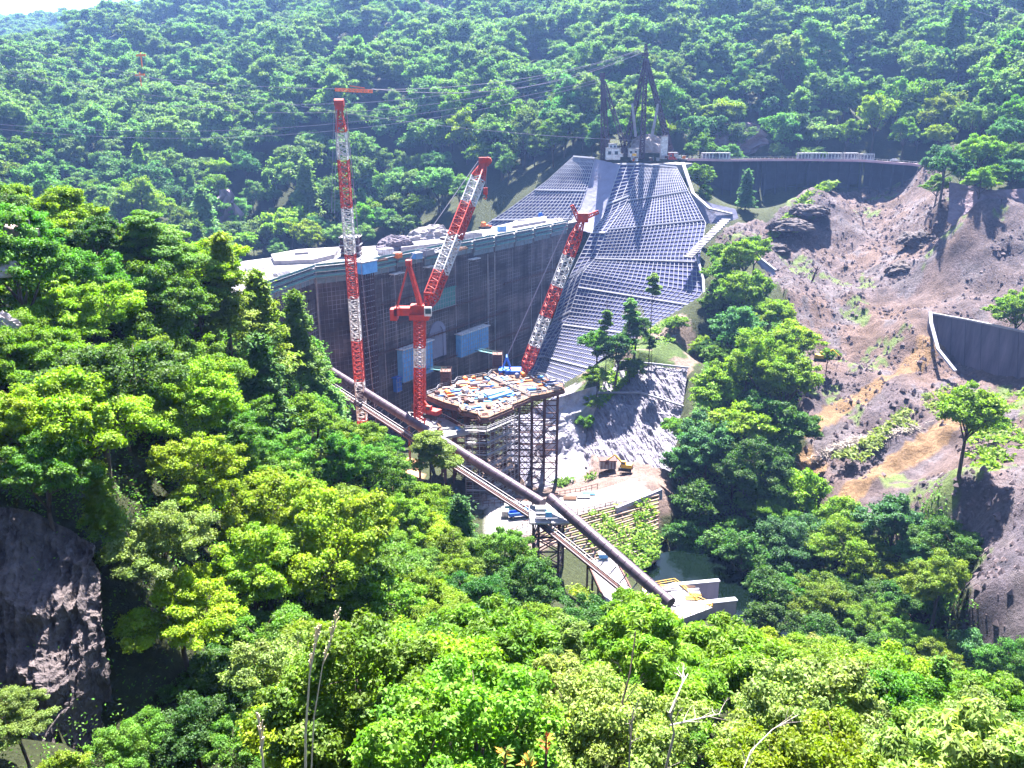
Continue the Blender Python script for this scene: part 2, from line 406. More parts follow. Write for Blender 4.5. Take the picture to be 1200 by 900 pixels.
 (828, 228, 9, 420, 'B', 'G', 'small bush hanging beside the top of the lattice slope'),
 (1108, 190, 24, 375, 'B', 'C', 'grey-green tree at the right end of the viaduct'),
 (1148, 182, 22, 380, 'B', 'L', 'bright tree above the shaded cliff right of the viaduct'),
 (1190, 198, 24, 368, 'B', 'C', 'tree at the picture edge above the shaded cliff'),
 (1150, 212, 17, 358, 'B', 'L', 'leafy tree hanging over the shaded cliff'),
 (1192, 362, 28, 285, 'B', 'L', 'bush growing on top of the large retaining wall'),
 (970, 418, 10, 290, 'B', 'L', 'small pale bush beside the yellow excavator'),
 (935, 268, 9, 400, 'B', 'L', 'small bush on the shoulder of the rocky knob'),
]
def crownR(t): return t[2] / FPX * t[3] * 1.02

# ------------------------------------------------------------------ ground: control points (photo pixel + distance), interpolated
G = []
def g(px, py, d, dz=0): p = P(px, py, d); G.append((p.x, p.y, p.z + dz))
for t in HAND:
    if t[4] == 'T': continue
    p = P(t[0], t[1], t[3]); r = crownR(t)
    G.append((p.x, p.y, p.z - (2.2 if t[4] in 'PT' else 1.6) * r))
# near slope & surroundings
for x, y, z in [(0, 0, -1.8), (-15, -5, 0), (15, -5, -2), (0, 8, -10), (0, -80, 30), (-120, -60, 25), (120, -60, 5), (-140, 40, 0), (-190, 120, 0), (-260, 250, -10),
                (140, 30, -60), (220, 90, -75), (300, 160, -55), (330, 300, -20), (380, 420, 20), (-150, 330, -80), (-260, 420, -50)]: G.append((x, y, z))
for a in [(200, 900, 20, -4), (500, 1000, 18, -4), (900, 1000, 20, -5), (1150, 1000, 30, -6)]: g(*a)
# left rock cliff: rim and foot
for a in [(30, 610, 60), (110, 640, 64), (40, 880, 47), (120, 860, 52)]: g(*a, -1)
# far hillside behind the dam
for a in [(0, 190, 560), (100, 210, 540), (200, 245, 520), (300, 292, 500), (400, 275, 500), (500, 258, 495), (560, 235, 480), (620, 205, 478),
          (0, 110, 820), (143, 43, 980), (60, 105, 860), (250, 8, 1100), (150, 130, 740), (300, 110, 760), (300, 200, 600), (400, 0, 1050), (400, 100, 760), (400, 200, 580),
          (500, 50, 850), (600, 0, 950), (600, 100, 680), (600, 180, 530), (700, 60, 760), (700, 160, 520), (800, 0, 900), (800, 100, 640), (800, 172, 520), (900, 50, 740),
          (1000, 0, 850), (1000, 100, 610), (1000, 172, 510), (1100, 60, 640), (1200, 0, 780), (1200, 100, 540), (1200, 170, 420), (1100, 172, 440)]: g(*a)
for x, y, z in [(-700, 1250, 60), (-900, 1000, 40), (-550, 1200, 70), (-900, 1550, 140), (-600, 1700, 205), (-1150, 1900, 175), (-1250, 1500, 110), (-300, 1500, 235), (0, 1300, 240), (300, 1200, 240), (700, 1200, 260), (0, 1900, 300), (-1600, 2200, 250),
                (800, 1900, 300), (1300, 1200, 250), (700, 700, 120), (-700, 500, 0), (-1100, 700, 20), (-600, 250, 20), (-1500, 1200, 80), (900, 300, 120), (600, 100, 20), (0, 3500, 250), (-2500, 3500, 230), (2500, 3500, 250), (-2500, 0, 100), (2500, 0, 100), (0, -1500, 150)]: G.append((x, y, z))
# valley works floor, river
for a in [(590, 612, 205), (650, 590, 212), (720, 565, 232), (760, 560, 228), (700, 540, 250), (580, 560, 250), (460, 545, 235), (420, 520, 240), (540, 640, 185)]: g(*a)
ROCK_ROWS = [[(640, 470, 268), (700, 452, 282)], [(632, 500, 262), (696, 490, 276)], [(622, 535, 256), (690, 530, 262)], [(612, 575, 246), (684, 556, 250)]]
PIT_ROWS = [[(590, 500, 296), (650, 462, 278)], [(590, 530, 284), (640, 500, 266)], [(590, 575, 262), (624, 572, 248)]]
CLIFF_ROWS = [[(-60, 585, 62), (40, 600, 62), (112, 640, 60)], [(-60, 680, 57), (50, 700, 56), (122, 720, 57)], [(-60, 790, 53), (60, 800, 52), (135, 790, 56)], [(-60, 920, 50), (60, 915, 49), (150, 900, 55)]]
for a in [(1130, 450, 282), (1200, 466, 262), (1260, 470, 250)]: g(*a)
for x, y, z in [(-20, 330, -112), (-60, 290, -110), (10, 340, -112), (-90, 270, -95)]: G.append((x, y, z))
for a in [(640, 668, 179), (690, 700, 172), (600, 680, 165), (660, 705, 160), (720, 740, 150)]: g(*a)
for px, py in [(800, 670), (840, 665), (860, 700), (780, 660), (880, 730), (930, 755), (1000, 790), (1080, 830), (1180, 880), (1250, 900)]:
    p = PZ(px, py, -114.5); G.append(tuple(p))
# abutment under the lattice slope, mound, lower wall
for a in [(740, 190, 440), (690, 190, 445), (780, 187, 440), (720, 240, 420), (760, 260, 405), (800, 330, 362), (720, 330, 376), (700, 380, 355), (650, 420, 366), (690, 430, 330), (640, 262, 425), (780, 370, 330)]: g(*a, -3)
for a in [(770, 425, 300), (735, 440, 290), (790, 400, 312), (800, 375, 325), (775, 445, 290)]: g(*a)
for a in [(650, 470, 262), (665, 520, 255), (640, 560, 250), (690, 460, 280), (700, 500, 272), (680, 560, 246)]: g(*a)
# debris basin on the right
for a in [(850, 255, 410), (880, 280, 395), (905, 300, 378), (970, 214, 440), (945, 235, 425), (1000, 240, 438), (1030, 262, 420), (1050, 250, 430), (1015, 300, 392), (985, 290, 398), (930, 262, 402), (955, 330, 362),
          (850, 240, 452), (890, 246, 454), (925, 242, 455), (1000, 238, 458), (1040, 238, 452), (1065, 222, 450), (1085, 243, 408), (1100, 285, 370), (1060, 290, 385), (1040, 320, 365),  (1100, 340, 335), (1050, 370, 325), (990, 350, 345),
          (1150, 235, 354), (1190, 235, 350), (1120, 262, 350), (1150, 282, 340), (1195, 282, 334), (950, 400, 318), (1010, 420, 305), (1080, 360, 315), (1090, 400, 296), (1070, 440, 272), (1020, 450, 278), (970, 460, 280), (950, 500, 262), (1000, 530, 245), (1050, 520, 240), (1090, 470, 262),
          (1100, 500, 240), (940, 540, 250), (1060, 560, 228), (1000, 580, 222), (1180, 480, 240), (1195, 520, 215), (1150, 560, 195), (1190, 600, 175), (1140, 620, 178), (1170, 690, 155), (1195, 740, 145), (1120, 700, 160),
          (1150, 380, 302), (1200, 395, 285), (1240, 400, 270)]: g(*a)
G = np.array(G)
# drop near-duplicates
keep = []
for i in range(len(G)):
    if all((G[i, 0] - G[j, 0]) ** 2 + (G[i, 1] - G[j, 1]) ** 2 > 9 for j in keep): keep.append(i)
G = G[keep]
def _phi(r): return np.sqrt(r * r + 16.0)
_D = np.sqrt(((G[:, None, :2] - G[None, :, :2]) ** 2).sum(-1))
_n = len(G); _A = np.zeros((_n + 3, _n + 3)); _A[:_n, :_n] = _phi(_D) - np.eye(_n) * 1.8
_A[:_n, _n] = 1; _A[_n, :_n] = 1; _A[:_n, _n + 1:_n + 3] = G[:, :2] / 500; _A[_n + 1:_n + 3, :_n] = (G[:, :2] / 500).T
_w = np.linalg.solve(_A, np.concatenate([G[:, 2], np.zeros(3)]))
def base_h(x, y):
    x = np.asarray(x, float); y = np.asarray(y, float); sh = x.shape; x = x.ravel(); y = y.ravel(); out = np.empty(x.size)
    for i in range(0, x.size, 20000):
        r = np.sqrt((x[i:i + 20000, None] - G[:, 0]) ** 2 + (y[i:i + 20000, None] - G[:, 1]) ** 2)
        out[i:i + 20000] = _phi(r) @ _w[:_n] + _w[_n] + x[i:i + 20000] / 500 * _w[_n + 1] + y[i:i + 20000] / 500 * _w[_n + 2]
    return out.reshape(sh)

def xy(L, dd=None): return [tuple(P(*a)[:2]) for a in L]
# zones in plan
Z_DEBRIS = xy([(838, 262, 392), (850, 250, 400), (905, 240, 415), (935, 225, 440), (965, 200, 462), (1060, 200, 470), (1110, 200, 420), (1130, 205, 385), (1230, 215, 360), (1300, 400, 300), (1260, 480, 240), (1260, 640, 165), (1230, 760, 140), (1140, 720, 152),
                (1115, 640, 175), (1040, 600, 205), (985, 590, 215), (940, 540, 248), (930, 470, 285), (935, 400, 320), (890, 330, 368), (850, 300, 378)])
Z_WORKS = xy([(560, 600, 225), (575, 640, 195), (600, 640, 190), (620, 640, 186), (700, 600, 208), (775, 580, 219), (800, 560, 232), (770, 540, 250), (700, 520, 262), (640, 540, 258), (560, 560, 258)])
Z_ROAD = xy([(566, 595, 222), (572, 640, 192), (600, 640, 190), (612, 622, 196), (680, 596, 207), (770, 574, 221), (745, 560, 232), (700, 575, 224), (620, 590, 214)])
Z_POOL = [tuple(PZ(a, b, -110)[:2]) for a, b in [(735, 675), (775, 655), (800, 652), (850, 668), (880, 700), (930, 740), (1010, 775), (1100, 815), (1160, 850), (1140, 900), (1040, 830), (950, 780), (870, 745), (830, 715), (800, 700), (765, 690)]]
Z_CLIFFROCK = xy([(650, 440, 290), (700, 440, 295), (705, 500, 270), (690, 560, 246), (630, 575, 243), (615, 540, 262)])
Z_MOUND = xy([(800, 360, 335), (830, 390, 312), (800, 440, 286), (700, 500, 272), (670, 470, 278), (690, 420, 322), (740, 370, 335)])
Z_CORE = xy([(560, 620, 190), (690, 710, 165), (780, 730, 160), (860, 720, 165), (820, 620, 205), (840, 400, 300), (850, 300, 345), (840, 210, 428), (815, 184, 450), (670, 180, 455), (560, 240, 470), (280, 305, 300), (240, 345, 236), (430, 530, 225)])
Z_VIA = xy([(815, 190, 445), (880, 230, 442), (1085, 196, 430), (1100, 185, 458), (1000, 180, 478), (900, 180, 478), (815, 182, 466)])
Z_GRAVEL = [tuple(PZ(a, b, -112)[:2]) for a, b in [(1150, 865), (1230, 840), (1400, 900), (1400, 1000), (1140, 960)]]

def height(x, y):
    x = np.asarray(x, float); y = np.asarray(y, float)
    z = base_h(x, y)
    far = np.clip((y - 440) / 160, 0, 1) * np.clip((y - 400 + np.abs(x) * 0.0) / 100, 0, 1)
    # spurs and gullies of the wooded hillside, running down to the valley
    wl_ = np.clip((300 - x) / 400, 0, 1); u = x * 0.80 - y * (0.60 * (2 * wl_ - 1)); v = x * (0.60 * (2 * wl_ - 1)) + y * 0.80
    u = u + 30 * (fbm(x, y, 120, 2, 13) - .5)
    far = far * np.clip((1150 - y) / 350, 0.25, 1)
    z = z + far * (85 * (fbm(u, v * 0.22, 170, 2, 11, True) - 0.6) + 24 * (fbm(x, y, 75, 3, 5, True) - 0.6))
    deb = in_poly(x, y, Z_DEBRIS)
    flow = fbm(x * 1.0 + y * 0.15, y * 0.35, 26, 4, 31, True)
    z = z + np.where(deb, 6.5 * (flow - 0.6) + 5 * (fbm(x, y, 18, 5, 71, True) - 0.6) + 2.4 * (fbm(x, y, 5, 3, 41, True) - 0.6), 0.8 * (fbm(x, y, 12, 3, 51) - 0.5))
    pool = in_poly(x, y, Z_POOL); z = np.where(pool, np.minimum(z, -113), z)
    road = in_poly(x, y, Z_ROAD); z = np.where(road, -100.4, z)
    grv = in_poly(x, y, Z_GRAVEL); z = np.where(grv, -112 + 0.5 * fbm(x, y, 5, 2, 3), z)
    return z

# ---- surfaces laid on the slopes: given as rows of (left, right) points; ground is kept below them
SLOPE_R = [[(753, 193, 428), (793, 197, 425)], [(733, 240, 412), (808, 227, 405)], [(710, 273, 398), (827, 262, 385)], [(700, 300, 392), (820, 300, 368)],
           [(683, 320, 386), (823, 345, 350)], [(667, 370, 375), (775, 383, 338)], [(643, 407, 368), (705, 420, 330)], [(627, 440, 360), (665, 455, 322)]]
SLOPE_N = [[(727, 193, 432), (753, 193, 428)], [(707, 253, 412), (733, 240, 412)], [(693, 273, 404), (710, 273, 398)], [(680, 300, 398), (700, 300, 392)],
           [(660, 340, 388), (683, 320, 386)], [(647, 380, 380), (667, 370, 375)], [(627, 407, 372), (643, 407, 368)], [(615, 437, 364), (627, 440, 360)]]
SLOPE_A = [[(672, 184, 441), (697, 186, 436)], [(640, 213, 436), (690, 215, 430)], [(600, 243, 432), (680, 243, 420)], [(566, 266, 430), (664, 264, 414)]]
SLOPE_B = [[(697, 186, 436), (727, 193, 432)], [(690, 215, 430), (718, 220, 423)], [(680, 243, 420), (707, 253, 412)], [(664, 266, 412), (693, 273, 404)]]
WALL_LOW = [[(722, 425, 303), (762, 428, 300), (806, 433, 296)], [(700, 462, 288), (750, 462, 286), (800, 478, 280)], [(690, 495, 274), (740, 510, 268), (795, 520, 264)], [(682, 548, 256), (730, 556, 250), (785, 560, 246)]]
def rows_pts(rows): return [[P(*a) for a in r] for r in rows]
def patch_tris(rows):
    T = []
    R = rows_pts(rows)
    for i in range(len(R) - 1):
        for j in range(len(R[0]) - 1):
            a, b, c, d = R[i][j], R[i][j + 1], R[i + 1][j + 1], R[i + 1][j]
            T += [(a, b, c), (a, c, d)]
    return T
def clamp_under(x, y, z, rows, below):
    for a, b, c in patch_tris(rows):
        den = (b.y - c.y) * (a.x - c.x) + (c.x - b.x) * (a.y - c.y)
        if abs(den) < 1e-6: continue
        w1 = ((b.y - c.y) * (x - c.x) + (c.x - b.x) * (y - c.y)) / den
        w2 = ((c.y - a.y) * (x - c.x) + (a.x - c.x) * (y - c.y)) / den; w3 = 1 - w1 - w2
        m = (w1 > -0.06) & (w2 > -0.06) & (w3 > -0.06)
        zz = w1 * a.z + w2 * b.z + w3 * c.z - below
        z = np.where(m, np.minimum(z, zz), z)
    return z
def final_h(x, y):
    z = height(x, y)
    for rows in (SLOPE_R, SLOPE_N, SLOPE_A, SLOPE_B, WALL_LOW, CLIFF_ROWS, ROCK_ROWS, PIT_ROWS): z = clamp_under(x, y, z, rows, 2.0)
    return z

def build_ground():
    xs = np.concatenate([[-4000, -3000, -2200], np.arange(-1700, -500, 25), np.arange(-500, -210, 8), np.arange(-210, -100, 2.5), np.arange(-100, 60, 2.0), np.arange(60, 270, 1.25), np.arange(270, 500, 6), np.arange(500, 1700, 25), [2200, 3000, 4000]])
    ys = np.concatenate([[-3000, -1500, -800, -400, -200, -120, -80, -50, -30, -15], np.arange(-8, 130, 2.5), np.arange(130, 480, 1.4), np.arange(480, 700, 6), np.arange(700, 2100, 22), [2400, 3000, 4000, 5000]])
    X, Y = np.meshgrid(xs, ys); Z = final_h(X, Y)
    nx, ny = len(xs), len(ys)
    me = bpy.data.meshes.new("ground")
    vs = np.stack([X, Y, Z], -1).reshape(-1, 3)
    idx = np.arange(nx * ny).reshape(ny, nx)
    f = np.stack([idx[:-1, :-1], idx[:-1, 1:], idx[1:, 1:], idx[1:, :-1]], -1).reshape(-1, 4)
    me.vertices.add(len(vs)); me.vertices.foreach_set("co", vs.ravel().astype(np.float32))
    me.loops.add(f.size); me.loops.foreach_set("vertex_index", f.ravel().astype(np.int32))
    me.polygons.add(len(f)); me.polygons.foreach_set("loop_start", (np.arange(len(f)) * 4).astype(np.int32))
    me.update(calc_edges=True); me.validate()
    me.polygons.foreach_set("use_smooth", np.ones(len(f), bool))
    # soil colours
    x, y = X.ravel(), Y.ravel()
    col = np.empty((x.size, 3)); col[:] = (0.028, 0.034, 0.014)
    n1 = fbm(x, y, 30, 4, 90)[:, None]; n2 = fbm(x, y, 7, 4, 91)[:, None]; n3 = fbm(x, y, 2.5, 2, 92)[:, None]
    def lay(mask, c):
        nonlocal col
        col = np.where(mask[:, None] if mask.ndim == 1 else mask, c, col)
    jx, jy = x + 6 * (fbm(x, y, 9, 3, 66) - 0.5), y + 6 * (fbm(x, y, 9, 3, 67) - 0.5)
    deb = in_poly(jx, jy, Z_DEBRIS)
    dc = np.array((0.08, 0.06, 0.065)) * (0.35 + 1.3 * n2) + np.array((0.025, 0.008, -0.008)) * (n1 - 0.4) * 2
    dc = np.where(n2 > 0.62, np.array((0.085, 0.07, 0.078)) * (0.6 + 0.8 * n3), dc)
    lay(deb, dc)
    gr = deb & (fbm(x, y, 14, 4, 77) > 0.68) & (n3[:, 0] > 0.4)
    lay(gr, np.array((0.075, 0.1, 0.035)) * (0.6 + 0.8 * n3))
    for line, w in (([(1105, 402, 300), (1060, 425, 285), (1000, 455, 272), (962, 478, 262), (948, 500, 258)], 3), ([(1130, 485, 245), (1085, 505, 238), (1040, 530, 232), (1000, 565, 224)], 3.5), ([(940, 530, 250), (955, 550, 240)], 3)):
        pts = [P(*a) for a in line]
        dm = np.full(x.size, 1e9)
        for a, b in zip(pts[:-1], pts[1:]):
            ab = np.array((b.x - a.x, b.y - a.y)); tt = np.clip(((jx - a.x) * ab[0] + (jy - a.y) * ab[1]) / (ab @ ab), 0, 1)
            dm = np.minimum(dm, np.hypot(jx - a.x - tt * ab[0], jy - a.y - tt * ab[1]))
        lay(dm < w, np.array((0.17, 0.105, 0.06)) * (0.4 + 0.9 * n2))
    wk = in_poly(jx, jy, Z_WORKS); lay(wk, np.array((0.14, 0.1, 0.09)) * (0.6 + 0.7 * n2))
    lay(in_poly(x + 1.5 * (n3[:, 0] - 0.5), y, Z_ROAD), np.array((0.24, 0.22, 0.225)) * (0.6 + 0.7 * n2))
    lay(in_poly(jx, jy, Z_CLIFFROCK), np.array((0.22, 0.2, 0.24)) * (0.4 + 1.1 * n2))
    lay(in_poly(jx, jy, Z_MOUND), np.where(n2 > 0.5, np.array((0.14, 0.105, 0.09)), np.array((0.05, 0.075, 0.022))) * (0.7 + 0.6 * n3))
    lay(in_poly(jx, jy, Z_GRAVEL), np.array((0.45, 0.42, 0.42)) * (0.8 + 0.4 * n2))
    og = (jx > -75) & (jx < -28) & (jy > 190) & (jy < 250); lay(og, np.array((0.42, 0.22, 0.13)) * (0.6 + 0.8 * n2))
    ca = me.color_attributes.new("soil", 'FLOAT_COLOR', 'POINT')
    ca.data.foreach_set("color", np.concatenate([np.clip(col, 0.004, 0.9), np.ones((x.size, 1))], 1).ravel().astype(np.float32))
    m, n, l, b = nodes_mat("ground_soil")
    b.inputs["Roughness"].default_value = 0.95; b.inputs["Specular IOR Level"].default_value = 0.15
    at = n.new("ShaderNodeAttribute"); at.attribute_name = "soil"
    geo = n.new("ShaderNodeNewGeometry"); nz = n.new("ShaderNodeTexNoise"); nz.inputs["Scale"].default_value = 0.9; nz.inputs["Detail"].default_value = 10; nz.inputs["Roughness"].default_value = 0.75
    l.new(geo.outputs["Position"], nz.inputs["Vector"])
    mr = n.new("ShaderNodeMapRange"); mr.inputs[1].default_value = 0.3; mr.inputs[2].default_value = 0.7; mr.inputs[3].default_value = 0.45; mr.inputs[4].default_value = 1.5
    l.new(nz.outputs[0], mr.inputs[0])
    mx = n.new("ShaderNodeMix"); mx.data_type = 'RGBA'; mx.blend_type = 'MULTIPLY'; mx.inputs[0].default_value = 1
    l.new(at.outputs["Color"], mx.inputs[6]); l.new(mr.outputs[0], mx.inputs[7]); l.new(mx.outputs[2], b.inputs["Base Color"])
    bp = n.new("ShaderNodeBump"); bp.inputs["Strength"].default_value = 1; bp.inputs["Distance"].default_value = 0.9
    l.new(nz.outputs[0], bp.inputs["Height"]); l.new(bp.outputs[0], b.inputs["Normal"])
    me.materials.append(m)
    o = bpy.data.objects.new("ground", me); COL.objects.link(o); tag(o, "steep valley ground with forest floor, brown debris and worksite soil", "ground", kind="structure")
    return X, Y, Z
GX, GY, GZ = build_ground()
def ground_z(x, y): return float(final_h(np.array([x]), np.array([y]))[0])

# ------------------------------------------------------------------ foliage prototypes
def leaf_mesh(name, C, Nrm, size, val, hue, elong=1.5, seed=0):
    rng = np.random.default_rng(seed); n = len(C)
    Nrm = Nrm / np.maximum(np.linalg.norm(Nrm, axis=1, keepdims=True), 1e-6)
    t = rng.normal(size=(n, 3)); t -= (t * Nrm).sum(1, keepdims=True) * Nrm; t /= np.linalg.norm(t, axis=1, keepdims=True)
    b = np.cross(Nrm, t); s = (size * rng.uniform(0.65, 1.3, n))[:, None]
    a = t * s * elong * 0.5; bb = b * s * 0.5; dr = Nrm * s * 0.18
    V = np.stack([C - a - dr, C + bb * 0.9 + dr * 0.5, C + a - dr, C - bb * 0.9 + dr * 0.5], 1).reshape(-1, 3)
    me = bpy.data.meshes.new(name)
    me.vertices.add(len(V)); me.vertices.foreach_set("co", V.ravel().astype(np.float32))
    me.loops.add(4 * n); me.loops.foreach_set("vertex_index", np.arange(4 * n, dtype=np.int32))
    me.polygons.add(n); me.polygons.foreach_set("loop_start", (np.arange(n) * 4).astype(np.int32))
    me.update(calc_edges=True)
    ca = me.color_attributes.new("v", 'FLOAT_COLOR', 'POINT')
    c = np.zeros((n, 4)); c[:, 0] = np.clip(val, 0, 1); c[:, 1] = np.clip(hue, 0, 1); c[:, 3] = 1
    ca.data.foreach_set("color", np.repeat(c, 4, 0).ravel().astype(np.float32))
    me.materials.append(M['leaf'])
    return me
# every prototype: crown centre at z=1.6 (crown radius 1), stem base at z=0 and roots reaching below
def proto_broad(seed, npuff, nleaf, lsize, flat=0.6, elong=1.5, tall=0.85):
    """crown of several uneven boughs, each carrying many small leaf sprays"""
    rng = np.random.default_rng(seed)
    nl = int(rng.integers(5, 9)); lobes = []
    for i in range(nl):
        an = 2 * math.pi * (i + rng.uniform(-.3, .3)) / nl; rad = rng.uniform(.28, .62) if i else 0.05
        lobes.append((np.array((rad * math.cos(an), rad * math.sin(an), rng.uniform(-.35, .3) * tall + (.35 * tall if i == 0 else 0))), rng.uniform(.34, .52)))
    pc = []; pr = []; tries = 0
    while len(pc) < npuff and tries < 9000:
        tries += 1
        c, lr = lobes[rng.integers(0, nl)]
        d = rng.normal(size=3); d /= np.linalg.norm(d)
        if d[2] < -0.35: continue
        p = c + d * lr * rng.uniform(.75, 1.12) * np.array((1, 1, tall))
        if any(np.linalg.norm((p - c2) / np.array((1, 1, tall))) < lr2 * .72 for c2, lr2 in lobes): continue
        pc.append(p); pr.append(rng.uniform(.45, 1.0) * 1.35 / math.sqrt(npuff))
    pc = np.array(pc); pr = np.array(pr)
    k = rng.choice(len(pc), nleaf, p=pr ** 2 / (pr ** 2).sum())
    d = rng.normal(size=(nleaf, 3)); d[:, 2] = np.where(rng.random(nleaf) < 0.7, np.abs(d[:, 2]), d[:, 2]); d /= np.linalg.norm(d, axis=1, keepdims=True)
    rr = pr[k] * (0.35 + 0.75 * rng.random(nleaf) ** 0.7)
    out = pc[k] / np.maximum(np.linalg.norm(pc[k], axis=1, keepdims=True), .1)
    C = pc[k] + d * rr[:, None] * np.array((1.15, 1.15, flat)) + out * (rng.random(nleaf) ** 4 * pr[k] * .9)[:, None]
    C += rng.normal(size=(nleaf, 3)) * 0.018
    nin = nleaf // 8
    li = rng.integers(0, nl, nin); di = rng.normal(size=(nin, 3)); di /= np.linalg.norm(di, axis=1, keepdims=True)
    C[:nin] = np.array([l[0] for l in lobes])[li] + di * (np.array([l[1] for l in lobes])[li] * rng.uniform(0.3, 0.8, nin))[:, None] * np.array((1, 1, tall))
    N = d * .7 + rng.normal(size=(nleaf, 3)) * 0.6 + np.array((0, 0, 0.45))
    pv = rng.uniform(0.2, 0.8, len(pc)); ph = rng.uniform(0.15, 0.85, len(pc))
    val = pv[k] + rng.normal(size=nleaf) * 0.16; hue = ph[k] + rng.normal(size=nleaf) * 0.15
    C[:, 2] += 1.6
    crown = leaf_mesh("crown", C, N, lsize, val, hue, elong, seed)
    mb = MB(); mb.use(M['bark'])
    top = Vector((rng.uniform(-.1, .1), rng.uniform(-.1, .1), 1.75))
    mid = Vector((rng.uniform(-.12, .12), rng.uniform(-.12, .12), 0.8))
    mb.tube([(0, 0, -1.4), (0, 0, 0), mid, top], [0.06, 0.052, 0.042, 0.015], 7)
    for c, lr in lobes:
        q = Vector(c) + Vector((0, 0, 1.6)); s = mid.lerp(top, rng.uniform(0.05, 0.5)); m_ = s.lerp(q, 0.5) + Vector((0, 0, -0.05))
        mb.tube([s, m_, q], [0.028, 0.02, 0.009], 5)
        for t_ in range(4): e_ = q + Vector(rng.normal(size=3)).normalized() * lr * .8; mb.tube([q, e_], [0.009, 0.003], 4)
    return crown, mb
def proto_conifer(seed, nleaf, lsize, droop=0.18, H=2.6, w=0.85):
    rng = np.random.default_rng(seed); C = []; N = []; V = []; Hh = []
    tiers = 24; per = nleaf // (tiers * 9)
    for t in range(tiers):
        f = t / (tiers - 1); z = 0.35 + (H - 0.35) * f + rng.uniform(-.04, .04)
        L = w * (1 - f) ** 0.7 * rng.uniform(0.7, 1.2) + 0.05
        for a in range(9):
            an = 2 * math.pi * (a + rng.random()) / 9; l = L * rng.uniform(0.45, 1.2); zo = rng.uniform(-.07, .07)
            s = rng.random(per) ** 0.7; px = s * l
            side = rng.normal(size=per) * 0.14 * (1.3 - s)
            C.append(np.stack([px * math.cos(an) - side * math.sin(an), px * math.sin(an) + side * math.cos(an), z + zo - droop * s * l / 0.8 + 0.05 * s * s + rng.normal(size=per) * 0.035], 1))
            N.append(np.tile(np.array([0.35 * math.cos(an), 0.35 * math.sin(an), 1.0]), (per, 1)) + rng.normal(size=(per, 3)) * 0.4)
            b = rng.uniform(0.25, 0.75); V.append(b + rng.normal(size=per) * 0.15); Hh.append(np.full(per, rng.random()))
    C, N, V, Hh = np.concatenate(C), np.concatenate(N), np.concatenate(V), np.concatenate(Hh)
    crown = leaf_mesh("crown", C, N, lsize, V, Hh, 2.2, seed)
    mb = MB(); mb.use(M['bark']); mb.tube([(0, 0, -1.4), (0, 0, 0), (0, 0, H - 0.05)], [0.06, 0.05, 0.008], 7)
    return crown, mb
def proto_pine(seed, nleaf, lsize, slim=False):
    rng = np.random.default_rng(seed); pads = []
    mb = MB(); mb.use(M['bark'])
    lean = Vector((rng.uniform(-.15, .15), rng.uniform(-.15, .15), 2.35))
    mb.tube([(0, 0, -1.4), (0, 0, 0), (lean.x * .3, lean.y * .3, 1.2), lean], [0.05, 0.042, 0.034, 0.012], 7)
    npad = 15 if not slim else 9
    for i in range(npad):
        f = (i / npad) ** 0.8; z = (1.0 if not slim else 1.15) + 1.35 * f; an = i * 2.4 + rng.uniform(-.4, .4)
        l = (0.95 * (1 - f) ** 0.5 + 0.12) * rng.uniform(0.55, 1.0) * (0.6 if slim else 1)
        c = Vector((lean.x * z / 2.35 + l * 0.65 * math.cos(an), lean.y * z / 2.35 + l * 0.65 * math.sin(an), z + 0.08))
        pads.append((c, 0.42 * l + 0.16)); s = Vector((lean.x * z / 2.35, lean.y * z / 2.35, z - 0.08)); mb.tube([s, s.lerp(c, 0.5) + Vector((0, 0, 0.03)), c], [0.018, 0.012, 0.005], 5)
    pr = np.array([p[1] for p in pads]); k = rng.choice(len(pads), nleaf, p=pr ** 2 / (pr ** 2).sum())
    d = rng.normal(size=(nleaf, 3)); d /= np.linalg.norm(d, axis=1, keepdims=True)
    C = np.array([tuple(p[0]) for p in pads])[k] + d * (pr[k] * rng.random(nleaf) ** 0.45)[:, None] * np.array((1, 1, 0.3 if not slim else 0.5))
    N = d * 0.5 + rng.normal(size=(nleaf, 3)) * 0.35 + np.array((0, 0, 0.8))
    pv = rng.uniform(0.25, 0.75, len(pads)); crown = leaf_mesh("crown", C, N, lsize, pv[k] + rng.normal(size=nleaf) * 0.15, rng.random(nleaf), 2.0, seed)
    return crown, mb

PROTO = {}
def add_proto(key, pr):
    crown, mb = pr
    tm = bpy.data.meshes.new("trunk"); tm.from_pydata(mb.v, [], mb.f); tm.materials.append(M['bark'])
    tm.polygons.foreach_set("use_smooth", [True] * len(mb.f)); tm.update()
    PROTO.setdefault(key, []).append((crown, tm))
for i in range(6): add_proto('B2', proto_broad(10 + i, 110, 44000, 0.031, 0.4 + .06 * i, tall=.65 + .08 * i))
for i in range(5): add_proto('B1', proto_broad(20 + i, 70, 14000, 0.052, 0.42 + .07 * i, tall=.7 + .1 * i))
for i in range(5): add_proto('B0', proto_broad(30 + i, 34, 6500, 0.075, 0.5 + .06 * i, tall=.7 + .08 * i))
for i in range(2): add_proto('X2', proto_broad(40 + i, 120, 56000, 0.026, 0.7, 3.2))
for i in range(2): add_proto('C2', proto_conifer(50 + i, 20000, 0.045))
for i in range(2): add_proto('C1', proto_conifer(54 + i, 6000, 0.08))
for i in range(2): add_proto('P2', proto_pine(60 + i, 12000, 0.045))
for i in range(1): add_proto('T1', proto_pine(64 + i, 3500, 0.085, True))
_cnt = {}
